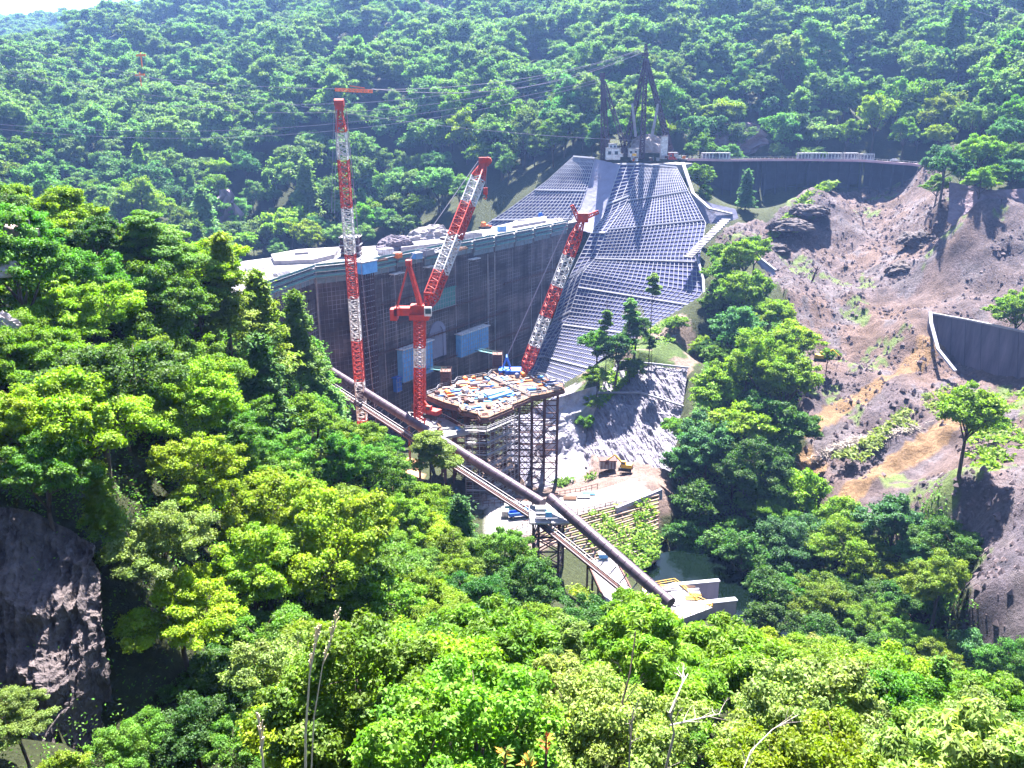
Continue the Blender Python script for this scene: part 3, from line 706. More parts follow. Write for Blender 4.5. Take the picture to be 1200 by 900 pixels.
CLEAR = [(290, 330), (282, 258), (400, 258), (440, 270), (560, 258), (660, 245), (700, 180), (830, 180), (1070, 188), (1065, 235), (990, 290), (960, 250), (900, 250), (860, 255), (835, 300), (828, 385), (800, 440), (790, 560), (775, 640), (868, 690), (865, 715), (790, 715),
         (740, 700), (700, 720), (640, 690), (600, 650), (568, 640), (562, 585), (520, 560), (480, 515), (420, 480), (370, 425), (345, 370)]
DEBPX = [(905, 300), (975, 215), (1060, 235), (1200, 215), (1200, 440), (1110, 560), (1000, 560), (945, 520), (960, 400)]
def blocks_view(x, y, z, r):
    """true where a wild tree would stand between the camera and the cleared worksite"""
    qx, qy = proj(x, y, z + 1.6 * r); rp = r / y * FPX * 0.9
    if y > 462: return False
    for i in range(8):
        a = i * math.pi / 4; u, v = qx + rp * math.cos(a), qy + rp * math.sin(a) * .9
        if bool(in_poly(np.array([u]), np.array([v]), CLEAR)[0]) or bool(in_poly(np.array([u]), np.array([v]), DEBPX)[0]): return True
    return False
PLACED = []
def put_tree(x, y, z, r, kind, colr, label, group=None, name=None, hs=1.0, px_r=30):
    lod = {'X': '2', 'P': '2', 'T': '1'}.get(kind) or ('2' if px_r > 40 else '1' if px_r > 13 or kind == 'C' else '0')
    if kind == 'C' and px_r > 32: lod = '2'
    key = kind + lod
    i = _cnt.get(key, 0); _cnt[key] = i + 1
    cm, tm = PROTO[key][i % len(PROTO[key])]
    name = name or {'B': 'broadleaf_tree', 'X': 'broadleaf_tree', 'C': 'conifer', 'P': 'pine_tree', 'T': 'slender_tree'}[kind]
    root = thing(name, label, 'tree', (x, y, z), random.uniform(0, 6.28), group)
    root.scale = (r, r, r * hs)
    c = bpy.data.objects.new("crown", cm); COL.objects.link(c); c.parent = root; c.color = colr
    t = bpy.data.objects.new("trunk", tm); COL.objects.link(t); t.parent = root
    PLACED.append((x, y, r, z)); return root
def jit(c, a=0.12): return tuple(v * random.uniform(1 - a, 1 + a) for v in c[:3]) + (1,)
for px, py, rp, d, k, c, lab in HAND:
    p = P(px, py, d); r = rp / FPX * d * (1.22 if k in 'BX' else 1.1)
    cz = {'B': 1.6, 'X': 1.6, 'C': 1.35, 'P': 1.9, 'T': 1.95}[k]
    if k in 'PT': r *= 1.05
    if k == 'T':
        gz0 = float(final_h(np.array([p.x]), np.array([p.y]))[0]); hh = max(1.0, min(3.2, (p.z - gz0) / (1.95 * r)))
        rt_ = put_tree(p.x, p.y, gz0, r, k, jit(CLR[c], 0.06), lab, px_r=rp)
        for ch_ in rt_.children:
            if ch_.name.startswith('crown'): ch_.location.z = (hh - 1) * 1.95
            else: ch_.scale = (.8, .8, hh)
        continue
    put_tree(p.x, p.y, p.z - cz * r, r, k, jit(CLR[c], 0.06), lab, px_r=rp)

# ---- in-fill trees of the near and middle slopes
def fill(poly, step, rmin, rmax, colors, label, group, cap, kinds='BBB', avoid=None, seed=1, gap=0.75, hill=False):
    rng = random.Random(seed); xs = [p[0] for p in poly]; ys = [p[1] for p in poly]; n = 0
    pts = []
    y = min(ys)
    while y < max(ys):
        x = min(xs)
        while x < max(xs):
            pts.append((x + rng.uniform(-.4, .4) * step, y + rng.uniform(-.4, .4) * step)); x += step
        y += step
    A = np.array(pts); A = A[in_poly(A[:, 0], A[:, 1], poly)]
    Zs = final_h(A[:, 0], A[:, 1])
    for (x, y), z in zip(A, Zs):
        r = rng.uniform(rmin, rmax)
        if any((x - a) ** 2 + (y - b) ** 2 < (gap * (r + rr)) ** 2 * 0.55 for a, b, rr, _ in PLACED): continue
        if avoid and any(bool(in_poly(np.array([x]), np.array([y]), q)[0]) for q in avoid): continue
        qx, qy = proj(x, y, z + 1.6 * r)
        if qx < -60 or qx > 1260 or qy > 960 or qy < -60: continue
        if blocks_view(x, y, z, r): continue
        if n >= cap: break
        k = rng.choice(kinds); c = rng.choice(colors)
        _rm_set((rmin + rmax) / 2)
        # = (rmin + rmax) / 2
        put_tree(x, y, z - 0.1 * r, r, k, jit(CLR[c]), auto_label(x, y, z, r, k, c, ''), group, px_r=float(r / y * FPX)); n += 1
    return n
LM = [(60, 215, 'the ridge top'), (170, 300, 'the bare-trunked ridge pines'), (308, 462, 'the large dark conifer'), (60, 700, 'the dark rock cliff'), (385, 640, 'the largest yellow-green crown'), (190, 640, 'the pale whitish tree'),
      (540, 632, 'the round-topped conifer'), (430, 470, 'the upper end of the big pipe'), (520, 800, 'the golden tree'), (370, 800, 'the tall dry grass stalks'), (640, 870, 'the red leaves'), (780, 760, 'the big long-leaved tree'),
      (700, 690, 'the pale ramp'), (850, 710, 'the river walls'), (1095, 825, 'the feathery rim conifer'), (1180, 880, 'the white riverbed'), (1000, 640, 'the yellow-green crown of the river bank'), (888, 425, 'the brightest bank crown'), (800, 520, 'the rough shotcrete wall'),
      (1135, 490, 'the lone bank tree'), (1150, 220, 'the shaded cliff'), (1055, 192, 'the white car'), (980, 182, 'the middle barrier cages'), (840, 182, 'the left barrier cages'), (866, 160, 'the bare rock face'), (757, 60, 'the three-legged mast head'),
      (706, 95, 'the shorter mast head'), (620, 210, 'the far tier of the lattice slope'), (567, 190, 'the central boom head'), (414, 106, 'the orange carriage'), (398, 180, 'the tallest crane boom'), (465, 285, 'the dark crest rock heap'), (268, 262, 'the bare rock streak'),
      (164, 76, 'the orange cable markers'), (320, 300, 'the left pour of the dam'), (40, 110, 'the pale distant ridge'), (1130, 20, 'the upper right cables'), (940, 60, 'the ridge above the viaduct'), (620, 40, 'the ridge above the dam')]
_used = {}
def auto_label(x, y, z, r, k, c, tail):
    qx, qy = proj(x, y, z + 1.6 * r); qx, qy = float(qx), float(qy); rp = r / y * FPX
    lx, ly, nm = min(LM, key=lambda q: (q[0] - qx) ** 2 + (q[1] - qy) ** 2)
    dx, dy = qx - lx, qy - ly; far_ = math.hypot(dx, dy); a = math.degrees(math.atan2(-dy, dx)) % 360
    dr = ['right of', 'above and right of', 'above', 'above and left of', 'left of', 'below and left of', 'below', 'below and right of'][int(((a + 22.5) % 360) // 45)]
    near = 'just ' if far_ < 45 else '' if far_ < 95 else 'well '
    tone = {'Y': 'yellow-green', 'G': 'green', 'D': 'dark green', 'C': 'cool green', 'P': 'pale green', 'L': 'light green', 'F': 'blue-green', 'O': 'golden'}[c]
    size = 'small' if r < _rm * .85 else 'large' if r > _rm * 1.15 else 'mid-sized'
    return f"{size} {tone} {'conifer' if k == 'C' else 'tree'} {near}{dr} {nm}"
_rm = 5.0
def _rm_set(v):
    global _rm; _rm = v
LEFT = xy([(-80, 300, 100), (60, 270, 125), (260, 330, 135), (390, 440, 175), (440, 540, 185), (560, 620, 150), (600, 640, 165), (650, 700, 140), (700, 720, 110), (560, 760, 85), (420, 740, 85), (330, 640, 80), (230, 560, 80), (120, 560, 66), (-60, 560, 60)])
NEAR = [(-9, 28), (-14, 42), (-18, 62), (-12, 85), (8, 100), (28, 92), (46, 82), (52, 66), (40, 34), (20, 22), (-8, 22)]
RIGHT = xy([(830, 280, 350), (880, 290, 352), (945, 380, 310), (940, 440, 270), (930, 540, 230), (1000, 600, 205), (1100, 610, 198), (1120, 680, 168), (1160, 780, 145), (1200, 850, 132), (1120, 800, 140), (980, 740, 168), (860, 690, 186), (800, 590, 225), (800, 520, 250), (820, 440, 275), (835, 350, 320)])
n1 = fill(LEFT, 5.2, 4.2, 7.0, 'GLDLGY', 'unremarkable tree filling a gap in the near left forest slope', 'trees filling the near left slope', 190, 'BBBBBC', [Z_WORKS, Z_ROAD, Z_POOL], 3, .55)
n2 = fill(NEAR, 5.0, 3.2, 4.8, 'LGPLY', 'unremarkable tree filling a gap in the forest at the picture bottom', 'trees filling the bottom slope', 80, 'BBX', None, 4, .6)
n3 = fill(RIGHT, 7.5, 6, 9.5, 'GLGDLY', 'unremarkable tree in the shaded forest on the right river bank', 'trees filling the right river bank', 70, 'BB', [Z_POOL, Z_ROAD, Z_WORKS], 5, .6)
CLIFFTOP = xy([(1085, 200, 400), (1240, 170, 400), (1260, 205, 352), (1130, 215, 365)])
n4 = fill(CLIFFTOP, 10, 5.5, 7.5, 'GCLC', 'unremarkable tree above the shaded cliff right of the viaduct', 'trees above the shaded cliff', 14, 'BB', None, 6, 0.6)
print("fill", n1, n2, n3, n4)

# ---- the wooded hillside across the valley: 300 that show largest as trees, the rest as one forest
rng = np.random.default_rng(5)
def band(y0, y1, x0, x1, st):
    X, Y = np.meshgrid(np.arange(x0, x1, st), np.arange(y0, y1, st)); X = X + rng.uniform(-.42, .42, X.shape) * st; Y = Y + rng.uniform(-.42, .42, Y.shape) * st
    return np.stack([X.ravel(), Y.ravel(), np.full(X.size, st)], 1)
pts = np.concatenate([band(170, 700, -520, 560, 15.5), band(700, 1300, -1000, 900, 18), band(1300, 2300, -1900, 900, 22)])
def outside(poly): 
    global pts
    pts = pts[~in_poly(pts[:, 0], pts[:, 1], poly)]
for q in (Z_CORE, Z_DEBRIS, Z_WORKS, Z_POOL, LEFT, RIGHT, Z_VIA, CLIFFTOP, Z_GRAVEL): outside(q)
pz = final_h(pts[:, 0], pts[:, 1])
qx, qy = proj(pts[:, 0], pts[:, 1], pz + 9)
ok = (qx > -90) & (qx < 1290) & (qy > -260) & (qy < 950) & (pts[:, 1] > 150)
# slopes too steep for trees stay bare rock
e = 4.0; sl = np.hypot(final_h(pts[:, 0] + e, pts[:, 1]) - pz, final_h(pts[:, 0], pts[:, 1] + e) - pz) / e
ok &= sl < 2.2
ok &= ~np.array([blocks_view(a, b, c, 8.0) for (a, b, _), c in zip(pts, pz)])
pts, pz, qx, qy = pts[ok], pz[ok], qx[ok], qy[ok]
for a, b, rr, _ in PLACED:
    m = (pts[:, 0] - a) ** 2 + (pts[:, 1] - b) ** 2 > (rr * 0.8 + 4) ** 2
    pts, pz, qx, qy = pts[m], pz[m], qx[m], qy[m]
# which ones can be seen: march the sight line over the ground
vis = np.ones(len(pts), bool)
for t in np.linspace(0.12, 0.965, 44):
    hz = base_h(pts[:, 0] * t, pts[:, 1] * t) + np.where(pts[:, 1] * t > 420, 6, 2)
    vis &= hz < (pz + 14) * t
inside = (qx > 0) & (qx < 1200) & (qy > 0) & (qy < 900)
cand = np.where(vis & inside & (pts[:, 1] > 300))[0]
cand = cand[np.argsort(pts[cand, 1])][:300]
sel = set(cand.tolist())
hill_cols = ['F', 'F', 'C', 'G', 'L', 'F']
FARMESH = None
rr_ = random.Random(9)
for i in cand:
    x, y, st = pts[i]; r = min(15.5, 9.6 * math.exp(rr_.gauss(0, .26)))
    k = 'C' if rr_.random() < 0.06 else 'B'
    left = qx[i] < 420; mid = qx[i] < 820; cc_ = rr_.choice(hill_cols); _rm = 9.2
    lab = auto_label(float(x), float(y), float(pz[i]), r, k, cc_, '')
    grp = 'hillside trees behind the left part of the dam' if left else 'hillside trees behind the right part of the dam' if mid else 'hillside trees behind the viaduct'
    put_tree(float(x), float(y), float(pz[i]) - 0.3 * r, r, k, jit(CLR[cc_], 0.1), lab, grp, name='hillside_tree', hs=rr_.uniform(0.9, 1.25), px_r=(14 if y < 480 else 10))
rest = np.array([i for i in range(len(pts)) if i not in sel])
print("forest", len(rest), "vis cand", len(cand))
fm = bpy.data.meshes.new("hillside_forest")
fv = np.stack([pts[rest, 0], pts[rest, 1], pz[rest] - 1.5], 1)
fm.from_pydata(fv.tolist(), [], [])
sc_ = np.clip(rng.lognormal(-.05, .32, len(rest)), .4, 1.7) * pts[rest, 2] * 0.78
sc_ = np.minimum(np.where(pts[rest, 1] < 445, np.minimum(sc_, 7.5), sc_), 15.5)
a1 = fm.attributes.new("sc", 'FLOAT', 'POINT'); a1.data.foreach_set("value", sc_.astype(np.float32))
a2 = fm.attributes.new("rz", 'FLOAT', 'POINT'); a2.data.foreach_set("value", rng.uniform(0, 6.28, len(rest)).astype(np.float32))
a3 = fm.attributes.new("pick", 'INT', 'POINT'); a3.data.foreach_set("value", rng.integers(0, 5, len(rest)).astype(np.int32))
forest = bpy.data.objects.new("hillside_forest", fm); COL.objects.link(forest); forest.color = CLR['F']
tag(forest, "dense green broadleaf forest covering the steep hillsides beyond the dam", "forest", kind="stuff")
ng = bpy.data.node_groups.new("forest_points", 'GeometryNodeTree')
ng.interface.new_socket(name="Geometry", in_out='INPUT', socket_type='NodeSocketGeometry'); ng.interface.new_socket(name="Geometry", in_out='OUTPUT', socket_type='NodeSocketGeometry')
gi = ng.nodes.new("NodeGroupInput"); go = ng.nodes.new("NodeGroupOutput")
srcs = {}
for o in bpy.data.objects:
    if o.name.startswith("crown") and o.data in [q[0] for q in PROTO['B0']] and o.data.name not in srcs: srcs[o.data.name] = o
join = ng.nodes.new("GeometryNodeJoinGeometry")
na = {}
for nm, ty in (("sc", 'FLOAT'), ("rz", 'FLOAT'), ("pick", 'INT')):
    q = ng.nodes.new("GeometryNodeInputNamedAttribute"); q.data_type = ty; q.inputs[0].default_value = nm; na[nm] = q
cx = ng.nodes.new("ShaderNodeCombineXYZ"); ng.links.new(na["rz"].outputs[0], cx.inputs[2])
for i, (nm, o) in enumerate(srcs.items()):
    oi = ng.nodes.new("GeometryNodeObjectInfo"); oi.inputs[0].default_value = o; oi.transform_space = 'ORIGINAL'
    cmp = ng.nodes.new("FunctionNodeCompare"); cmp.data_type = 'INT'; cmp.operation = 'EQUAL'
    ng.links.new(na["pick"].outputs[0], cmp.inputs[2]); cmp.inputs[3].default_value = i
    ip = ng.nodes.new("GeometryNodeInstanceOnPoints"); ip.inputs["Selection"].default_value = True
    ng.links.new(gi.outputs[0], ip.inputs["Points"]); ng.links.new(cmp.outputs[0], ip.inputs["Selection"])
    ng.links.new(oi.outputs["Geometry"], ip.inputs["Instance"]); ng.links.new(cx.outputs[0], ip.inputs["Rotation"]); ng.links.new(na["sc"].outputs[0], ip.inputs["Scale"])
    ng.links.new(ip.outputs[0], join.inputs[0])
ng.links.new(join.outputs[0], go.inputs[0])
md = forest.modifiers.new("trees", 'NODES'); md.node_group = ng

# ------------------------------------------------------------------ river
def build_river():
    mb = MB()
    poly = [PZ(a, b, -110) for a, b in [(715, 672), (740, 655), (790, 645), (860, 655), (905, 690), (960, 735), (1060, 780), (1150, 830), (1160, 900), (1050, 860), (950, 810), (850, 760), (800, 720), (750, 700)]]
    mb.add(poly, [tuple(range(len(poly) - 1, -1, -1))])
    m, n, l, b = nodes_mat("river_water")
    b.inputs["Base Color"].default_value = (0.0016, 0.004, 0.003, 1); b.inputs["Roughness"].default_value = 0.08; b.inputs["Specular IOR Level"].default_value = 0.12
    geo = n.new("ShaderNodeNewGeometry"); nz = n.new("ShaderNodeTexNoise"); nz.inputs["Scale"].default_value = 0.7; nz.inputs["Detail"].default_value = 4
    l.new(geo.outputs["Position"], nz.inputs["Vector"]); bp = n.new("ShaderNodeBump"); bp.inputs["Strength"].default_value = 0.25; bp.inputs["Distance"].default_value = 0.12
    l.new(nz.outputs[0], bp.inputs["Height"]); l.new(bp.outputs[0], b.inputs["Normal"])
    o = mb.build("river", mat=m); tag(o, "dark green river pool below the terraced slope", "river", kind="structure")
build_river()

# ------------------------------------------------------------------ dam
DZ = -43.0
A_ = PZ(664, 262, DZ); Bc = PZ(427, 309, DZ); Cc = PZ(368, 315, DZ); Dc = PZ(300, 339, DZ)
E_ = PZ(286, 306, DZ); F_ = PZ(400, 291, DZ); G_ = PZ(480, 285, DZ); H_ = PZ(560, 270, DZ); I_ = PZ(632, 253, DZ)
def dam_wall_mat():
    m, n, l, b = nodes_mat("dam_concrete"); b.inputs["Roughness"].default_value = 0.93; b.inputs["Specular IOR Level"].default_value = 0.2
    uv = n.new("ShaderNodeUVMap")
    def brick(w, h, c1, c2, mo, sz):
        br = n.new("ShaderNodeTexBrick"); br.offset = 0; br.inputs["Scale"].default_value = 1; br.inputs["Brick Width"].default_value = w; br.inputs["Row Height"].default_value = h
        br.inputs["Mortar Size"].default_value = sz; br.inputs["Mortar Smooth"].default_value = 0.2
        br.inputs["Color1"].default_value = (*c1, 1); br.inputs["Color2"].default_value = (*c2, 1); br.inputs["Mortar"].default_value = (*mo, 1)
        l.new(uv.outputs[0], br.inputs["Vector"]); return br
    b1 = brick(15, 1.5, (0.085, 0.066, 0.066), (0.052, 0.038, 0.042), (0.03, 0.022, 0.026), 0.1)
    b2 = brick(1.5, 1.5, (0, 0, 0), (0, 0, 0), (1, 1, 1), 0.07)
    mp = n.new("ShaderNodeMapping"); mp.inputs["Scale"].default_value = (0.32, 0.022, 1); l.new(uv.outputs[0], mp.inputs[0])
    st = n.new("ShaderNodeTexNoise"); st.inputs["Scale"].default_value = 1; st.inputs["Detail"].default_value = 7; st.inputs["Roughness"].default_value = 0.7; l.new(mp.outputs[0], st.inputs[0])
    r1 = n.new("ShaderNodeMapRange"); r1.inputs[1].default_value = 0.38; r1.inputs[2].default_value = 0.62; r1.inputs[3].default_value = 0.42; r1.inputs[4].default_value = 1.25; l.new(st.outputs[0], r1.inputs[0])
    mp2 = n.new("ShaderNodeMapping"); mp2.inputs["Scale"].default_value = (0.03, 0.12, 1); l.new(uv.outputs[0], mp2.inputs[0])
    st2 = n.new("ShaderNodeTexNoise"); st2.inputs["Scale"].default_value = 1; st2.inputs["Detail"].default_value = 6; l.new(mp2.outputs[0], st2.inputs[0])
    r2 = n.new("ShaderNodeMapRange"); r2.inputs[1].default_value = 0.4; r2.inputs[2].default_value = 0.6; r2.inputs[3].default_value = 0.6; r2.inputs[4].default_value = 1.25; l.new(st2.outputs[0], r2.inputs[0])
    mu = n.new("ShaderNodeMath"); mu.operation = 'MULTIPLY'; l.new(r1.outputs[0], mu.inputs[0]); l.new(r2.outputs[0], mu.inputs[1])
    mx = n.new("ShaderNodeMix"); mx.data_type = 'RGBA'; mx.blend_type = 'MULTIPLY'; mx.inputs[0].default_value = 1; l.new(b1.outputs[0], mx.inputs[6]); l.new(mu.outputs[0], mx.inputs[7])
    # white lime runs and the faint grid of form ties
    nz = n.new("ShaderNodeTexNoise"); nz.inputs["Scale"].default_value = 0.12; nz.inputs["Detail"].default_value = 3; l.new(uv.outputs[0], nz.inputs[0])
    r3 = n.new("ShaderNodeMapRange"); r3.inputs[1].default_value = 0.42; r3.inputs[2].default_value = 0.6; r3.inputs[3].default_value = 0.0; r3.inputs[4].default_value = 0.8; l.new(nz.outputs[0], r3.inputs[0])
    m3 = n.new("ShaderNodeMath"); m3.operation = 'MULTIPLY'; l.new(b2.outputs["Color"], m3.inputs[0]); l.new(r3.outputs[0], m3.inputs[1])
    mx2 = n.new("ShaderNodeMix"); mx2.data_type = 'RGBA'; mx2.inputs[7].default_value = (0.26, 0.23, 0.26, 1); l.new(m3.outputs[0], mx2.inputs[0]); l.new(mx.outputs[2], mx2.inputs[6])
    l.new(mx2.outputs[2], b.inputs["Base Color"])
    bp = n.new("ShaderNodeBump"); bp.inputs["Strength"].default_value = 0.6; bp.inputs["Distance"].default_value = 0.15; l.new(b1.outputs["Fac"], bp.inputs["Height"]); bp.invert = True; l.new(bp.outputs[0], b.inputs["Normal"])
    return m
M['dam'] = dam_wall_mat()
def wall_strip(name, pts, z0, z1, mat, parent, seg=1):
    me = bpy.data.meshes.new(name); vs = []; fs = []; uvs = []; s = 0
    inv = parent.matrix_basis.inverted()
    for i in range(len(pts) - 1):
        a, b = pts[i], pts[i + 1]; L = (Vector(b[:2]) - Vector(a[:2])).length; k = len(vs)
        vs += [inv @ Vector((a[0], a[1], z0)), inv @ Vector((b[0], b[1], z0)), inv @ Vector((b[0], b[1], z1)), inv @ Vector((a[0], a[1], z1))]
        fs.append((k, k + 1, k + 2, k + 3)); uvs += [(s, z0), (s + L, z0), (s + L, z1), (s, z1)]; s += L
    me.from_pydata([tuple(v) for v in vs], [], fs); u = me.uv_layers.new(name="UVMap")
    for i, c in enumerate(uvs): u.data[i].uv = c
    me.materials.append(mat); o = bpy.data.objects.new(name, me); COL.objects.link(o); o.parent = parent; return o

def fdir(a, b): d = (b - a); d.z = 0; return d.normalized()
along = fdir(Bc, A_); outn = Vector((along.y, -along.x, 0))      # out of the downstream face, towards the valley
dam = thing("dam", "huge unfinished concrete dam with shaded stained face and white pour top", "dam", (0, 320, -118))
A2 = A_ + along * 12
D2 = Dc + fdir(Cc, Dc) * 30; E2 = E_ + fdir(Cc, Dc) * 10
Cin = Cc + outn * 0.0
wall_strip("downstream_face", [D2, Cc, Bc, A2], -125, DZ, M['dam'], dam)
mb = MB(); mb.use(M['concrete'])
top = [D2, Cc, Bc, A2, A2 - outn * 26, I_, H_, G_, F_, E_, E2]
mb.prism([(p.x, p.y) for p in top][::1], -125.0, DZ - 0.02)
# shrink the inner block so the face strip stands just outside it
cx_ = sum(p.x for p in top) / len(top); cy_ = sum(p.y for p in top) / len(top)
mb.v = [((v[0] - cx_) * 0.9985 + cx_ - outn.x * 0.1, (v[1] - cy_) * 0.9985 + cy_ - outn.y * 0.1, v[2]) for v in mb.v]
mb.build("concrete_body", dam)
def on_face(px, py):
    """point where the sight line meets the downstream face plane"""
    a = P(px, py, 100.0); t = (Bc.x * outn.x + Bc.y * outn.y) / (a.x * outn.x + a.y * outn.y); return a * t
# crest formwork: panels with walkway and rails, one part per lift of form
mb = MB(); 
def formwork(mb, a, b, drop, rows=3):
    d = fdir(a, b); L = (b - a).length; o = Vector((d.y, -d.x, 0)); n = max(1, int(L / 3))
    mb.use(M['form'])
    c = (a + b) / 2 + o * 0.18; mb.box((c.x, c.y, DZ + 0.6 - drop / 2), (L, 0.25, drop), rot=Matrix((d, o, Vector((0, 0, 1)))).transposed())
    for i in range(n + 1):
        p = a.lerp(b, i / n) + o * 0.5
        mb.use(M['steel']).beam((p.x, p.y, DZ - drop + 0.4), (p.x, p.y, DZ + 1.8), 0.16)
    for k in range(rows):
        z = DZ + 0.9 - k * drop / rows
        mb.use(M['steel']).beam((a.x + o.x * 1.0, a.y + o.y * 1.0, z + 0.9), (b.x + o.x * 1.0, b.y + o.y * 1.0, z + 0.9), 0.1)
        q0, q1 = a + o * 0.75, b + o * 0.75; mb.use(M['deckgrey'])
        mb.beam((q0.x, q0.y, z - 0.1), (q1.x, q1.y, z - 0.1), 0.9, 0.1)
        mb.use(M['net']); mb.box(((q0.x + q1.x) / 2 + o.x * .4, (q0.y + q1.y) / 2 + o.y * .4, z + 0.4), (L, 0.05, 0.75), rot=Matrix((d, o, Vector((0, 0, 1)))).transposed())
M['form'] = mk("formwork_panel", (0.17, 0.2, 0.24), (0.06, 0.1, 0.12), 0.6, 0.8)
M['deckgrey'] = mk("scaffold_deck", (0.35, 0.33, 0.35), (0.2, 0.18, 0.2), 0.7, 0.85)
M['net'] = mk("crest_net", (0.09, 0.22, 0.22), (0.05, 0.12, 0.14), 0.5, 0.85)
segs = [(Dc, Cc + fdir(Cc, Dc) * 1.5, 5), (Cc, Bc, 5.5)]
k = 9
for i in range(k):
    a = Bc.lerp(A_, i / k + 0.004); b = Bc.lerp(A_, (i + 1) / k - 0.006); segs.append((a, b, [5, 4, 5.5, 4.5, 6, 6, 6, 5.5, 5][i]))
for a, b, dr in segs:
    fb = MB(); formwork(fb, a, b, dr); fb.build("crest_formwork", dam)
# raised pour blocks on the top
def slab_on_dam(pxs, h, name="pour_block", mat='concrete', ins=0.0):
    mb = MB(); mb.use(M[mat]); pts_ = [PZ(x, y, DZ) for x, y in pxs]; mb.prism([(p.x, p.y) for p in pts_], DZ + 0.01, DZ + h); return mb.build(name, dam)
slab_on_dam([(322, 311), (368, 309), (392, 303), (398, 294), (350, 297), (318, 303)], 1.5)
slab_on_dam([(346, 304), (362, 303), (360, 300), (347, 301)], 2.3)
slab_on_dam([(600, 268), (640, 261), (640, 256), (602, 262)], 1.2)
slab_on_dam([(470, 295), (520, 289), (522, 284), (474, 289)], 1.6)
# vertical joint pipes with guide rails down the face
for px in (447, 462, 533, 548, 571, 579, 600, 622, 634, 646):
    a = on_face(px - 2, 292); b = on_face(px + 5, 430)
    mb = MB(); mb.use(M['steel']); o = outn * 0.4; z1, z0 = DZ - 6, -118; q = on_face(px, 340)
    w_ = .45 if px in (571, 579) else .2; mb.beam((q.x + o.x, q.y + o.y, z1), (q.x + o.x, q.y + o.y, z0), w_, w_); mb.build("guide_rail", dam)
q = Bc + outn * 0.3; mb = MB(); mb.use(M['steel']); mb.beam((Cc.x + .5, Cc.y - .5, DZ), (Cc.x + .5, Cc.y - .5, -118), 0.5); mb.build("corner_joint", dam)
for zl, ps in ((-58, (0.05, .36)), (-66, (.1, .5)), (-75, (.0, .62)), (-86, (.2, .75)), (-63, (.6, .93)), (-97, (.3, .8))):
    mb = MB(); a, b = Bc.lerp(A_, ps[0]) + outn * .7, Bc.lerp(A_, ps[1]) + outn * .7; mb.use(M['rust']).beam((a.x, a.y, zl), (b.x, b.y, zl), .9, .12); o = outn * .45
    for h in (.55, 1.1): mb.beam((a.x + o.x, a.y + o.y, zl + h), (b.x + o.x, b.y + o.y, zl + h), .08)
    n = int((b - a).length / 2.4)
    for k in range(n + 1): q = a.lerp(b, k / n) + o; mb.beam((q.x, q.y, zl - .6), (q.x, q.y, zl + 1.1), .09)
    mb.build("wall_walkway", dam)
# blue lift shaft with glazed cabin on the face
mb = MB(); mb.use(M['darksteel'])
s0 = on_face(424, 330) + outn * 2.4
for i in range(-3, 4):
    p = s0 + along * i * 1.1; mb.beam((p.x, p.y, -120), (p.x, p.y, DZ - 2.5), 0.3); p2 = p - outn * 2; mb.beam((p2.x, p2.y, -120), (p2.x, p2.y, DZ - 2.5), 0.3)
for k in range(40):
    z = -120 + k * 1.9
    if z > DZ - 3: break
    a, b = s0 - along * 3.3, s0 + along * 3.3; mb.use(M['steel']).beam((a.x, a.y, z), (b.x, b.y, z), 0.16)
shaft = thing("stair_tower", "tall dark scaffold stair tower fixed to the dam face beside the tallest crane boom", "tower", (s0.x, s0.y, -120))
mb.build("tower_frame", shaft)
mb = MB(); mb.use(M['lightblue']); mb.box((s0.x, s0.y, DZ - 0.8), (7.0, 3.2, 3.6), rz=math.atan2(along.y, along.x)); mb.use(M['white']); mb.box((s0.x, s0.y, DZ + 1.3), (7.4, 3.6, 0.4), rz=math.atan2(along.y, along.x)); mb.build("cabin", shaft)
c0 = PZ(412, 300, DZ); mb = MB(); mb.use(M['darksteel'])
for i, j in ((-1, -1), (1, -1), (1, 1), (-1, 1)): mb.beam((c0.x + i * 3, c0.y + j * 3, DZ), (c0.x + i * 3, c0.y + j * 3, DZ + 7.5), 0.35)
mb.box((c0.x, c0.y, DZ + 3), (5.6, 5.6, 5.4)); mb.use(M['steel'])
for z in (1.5, 4, 6.8): mb.box((c0.x, c0.y, DZ + z), (7, 7, 0.3))
eh = mb.build("equipment_tower"); tag(eh, "dark boxy equipment tower standing on the dam crest behind the tallest crane boom", "tower")

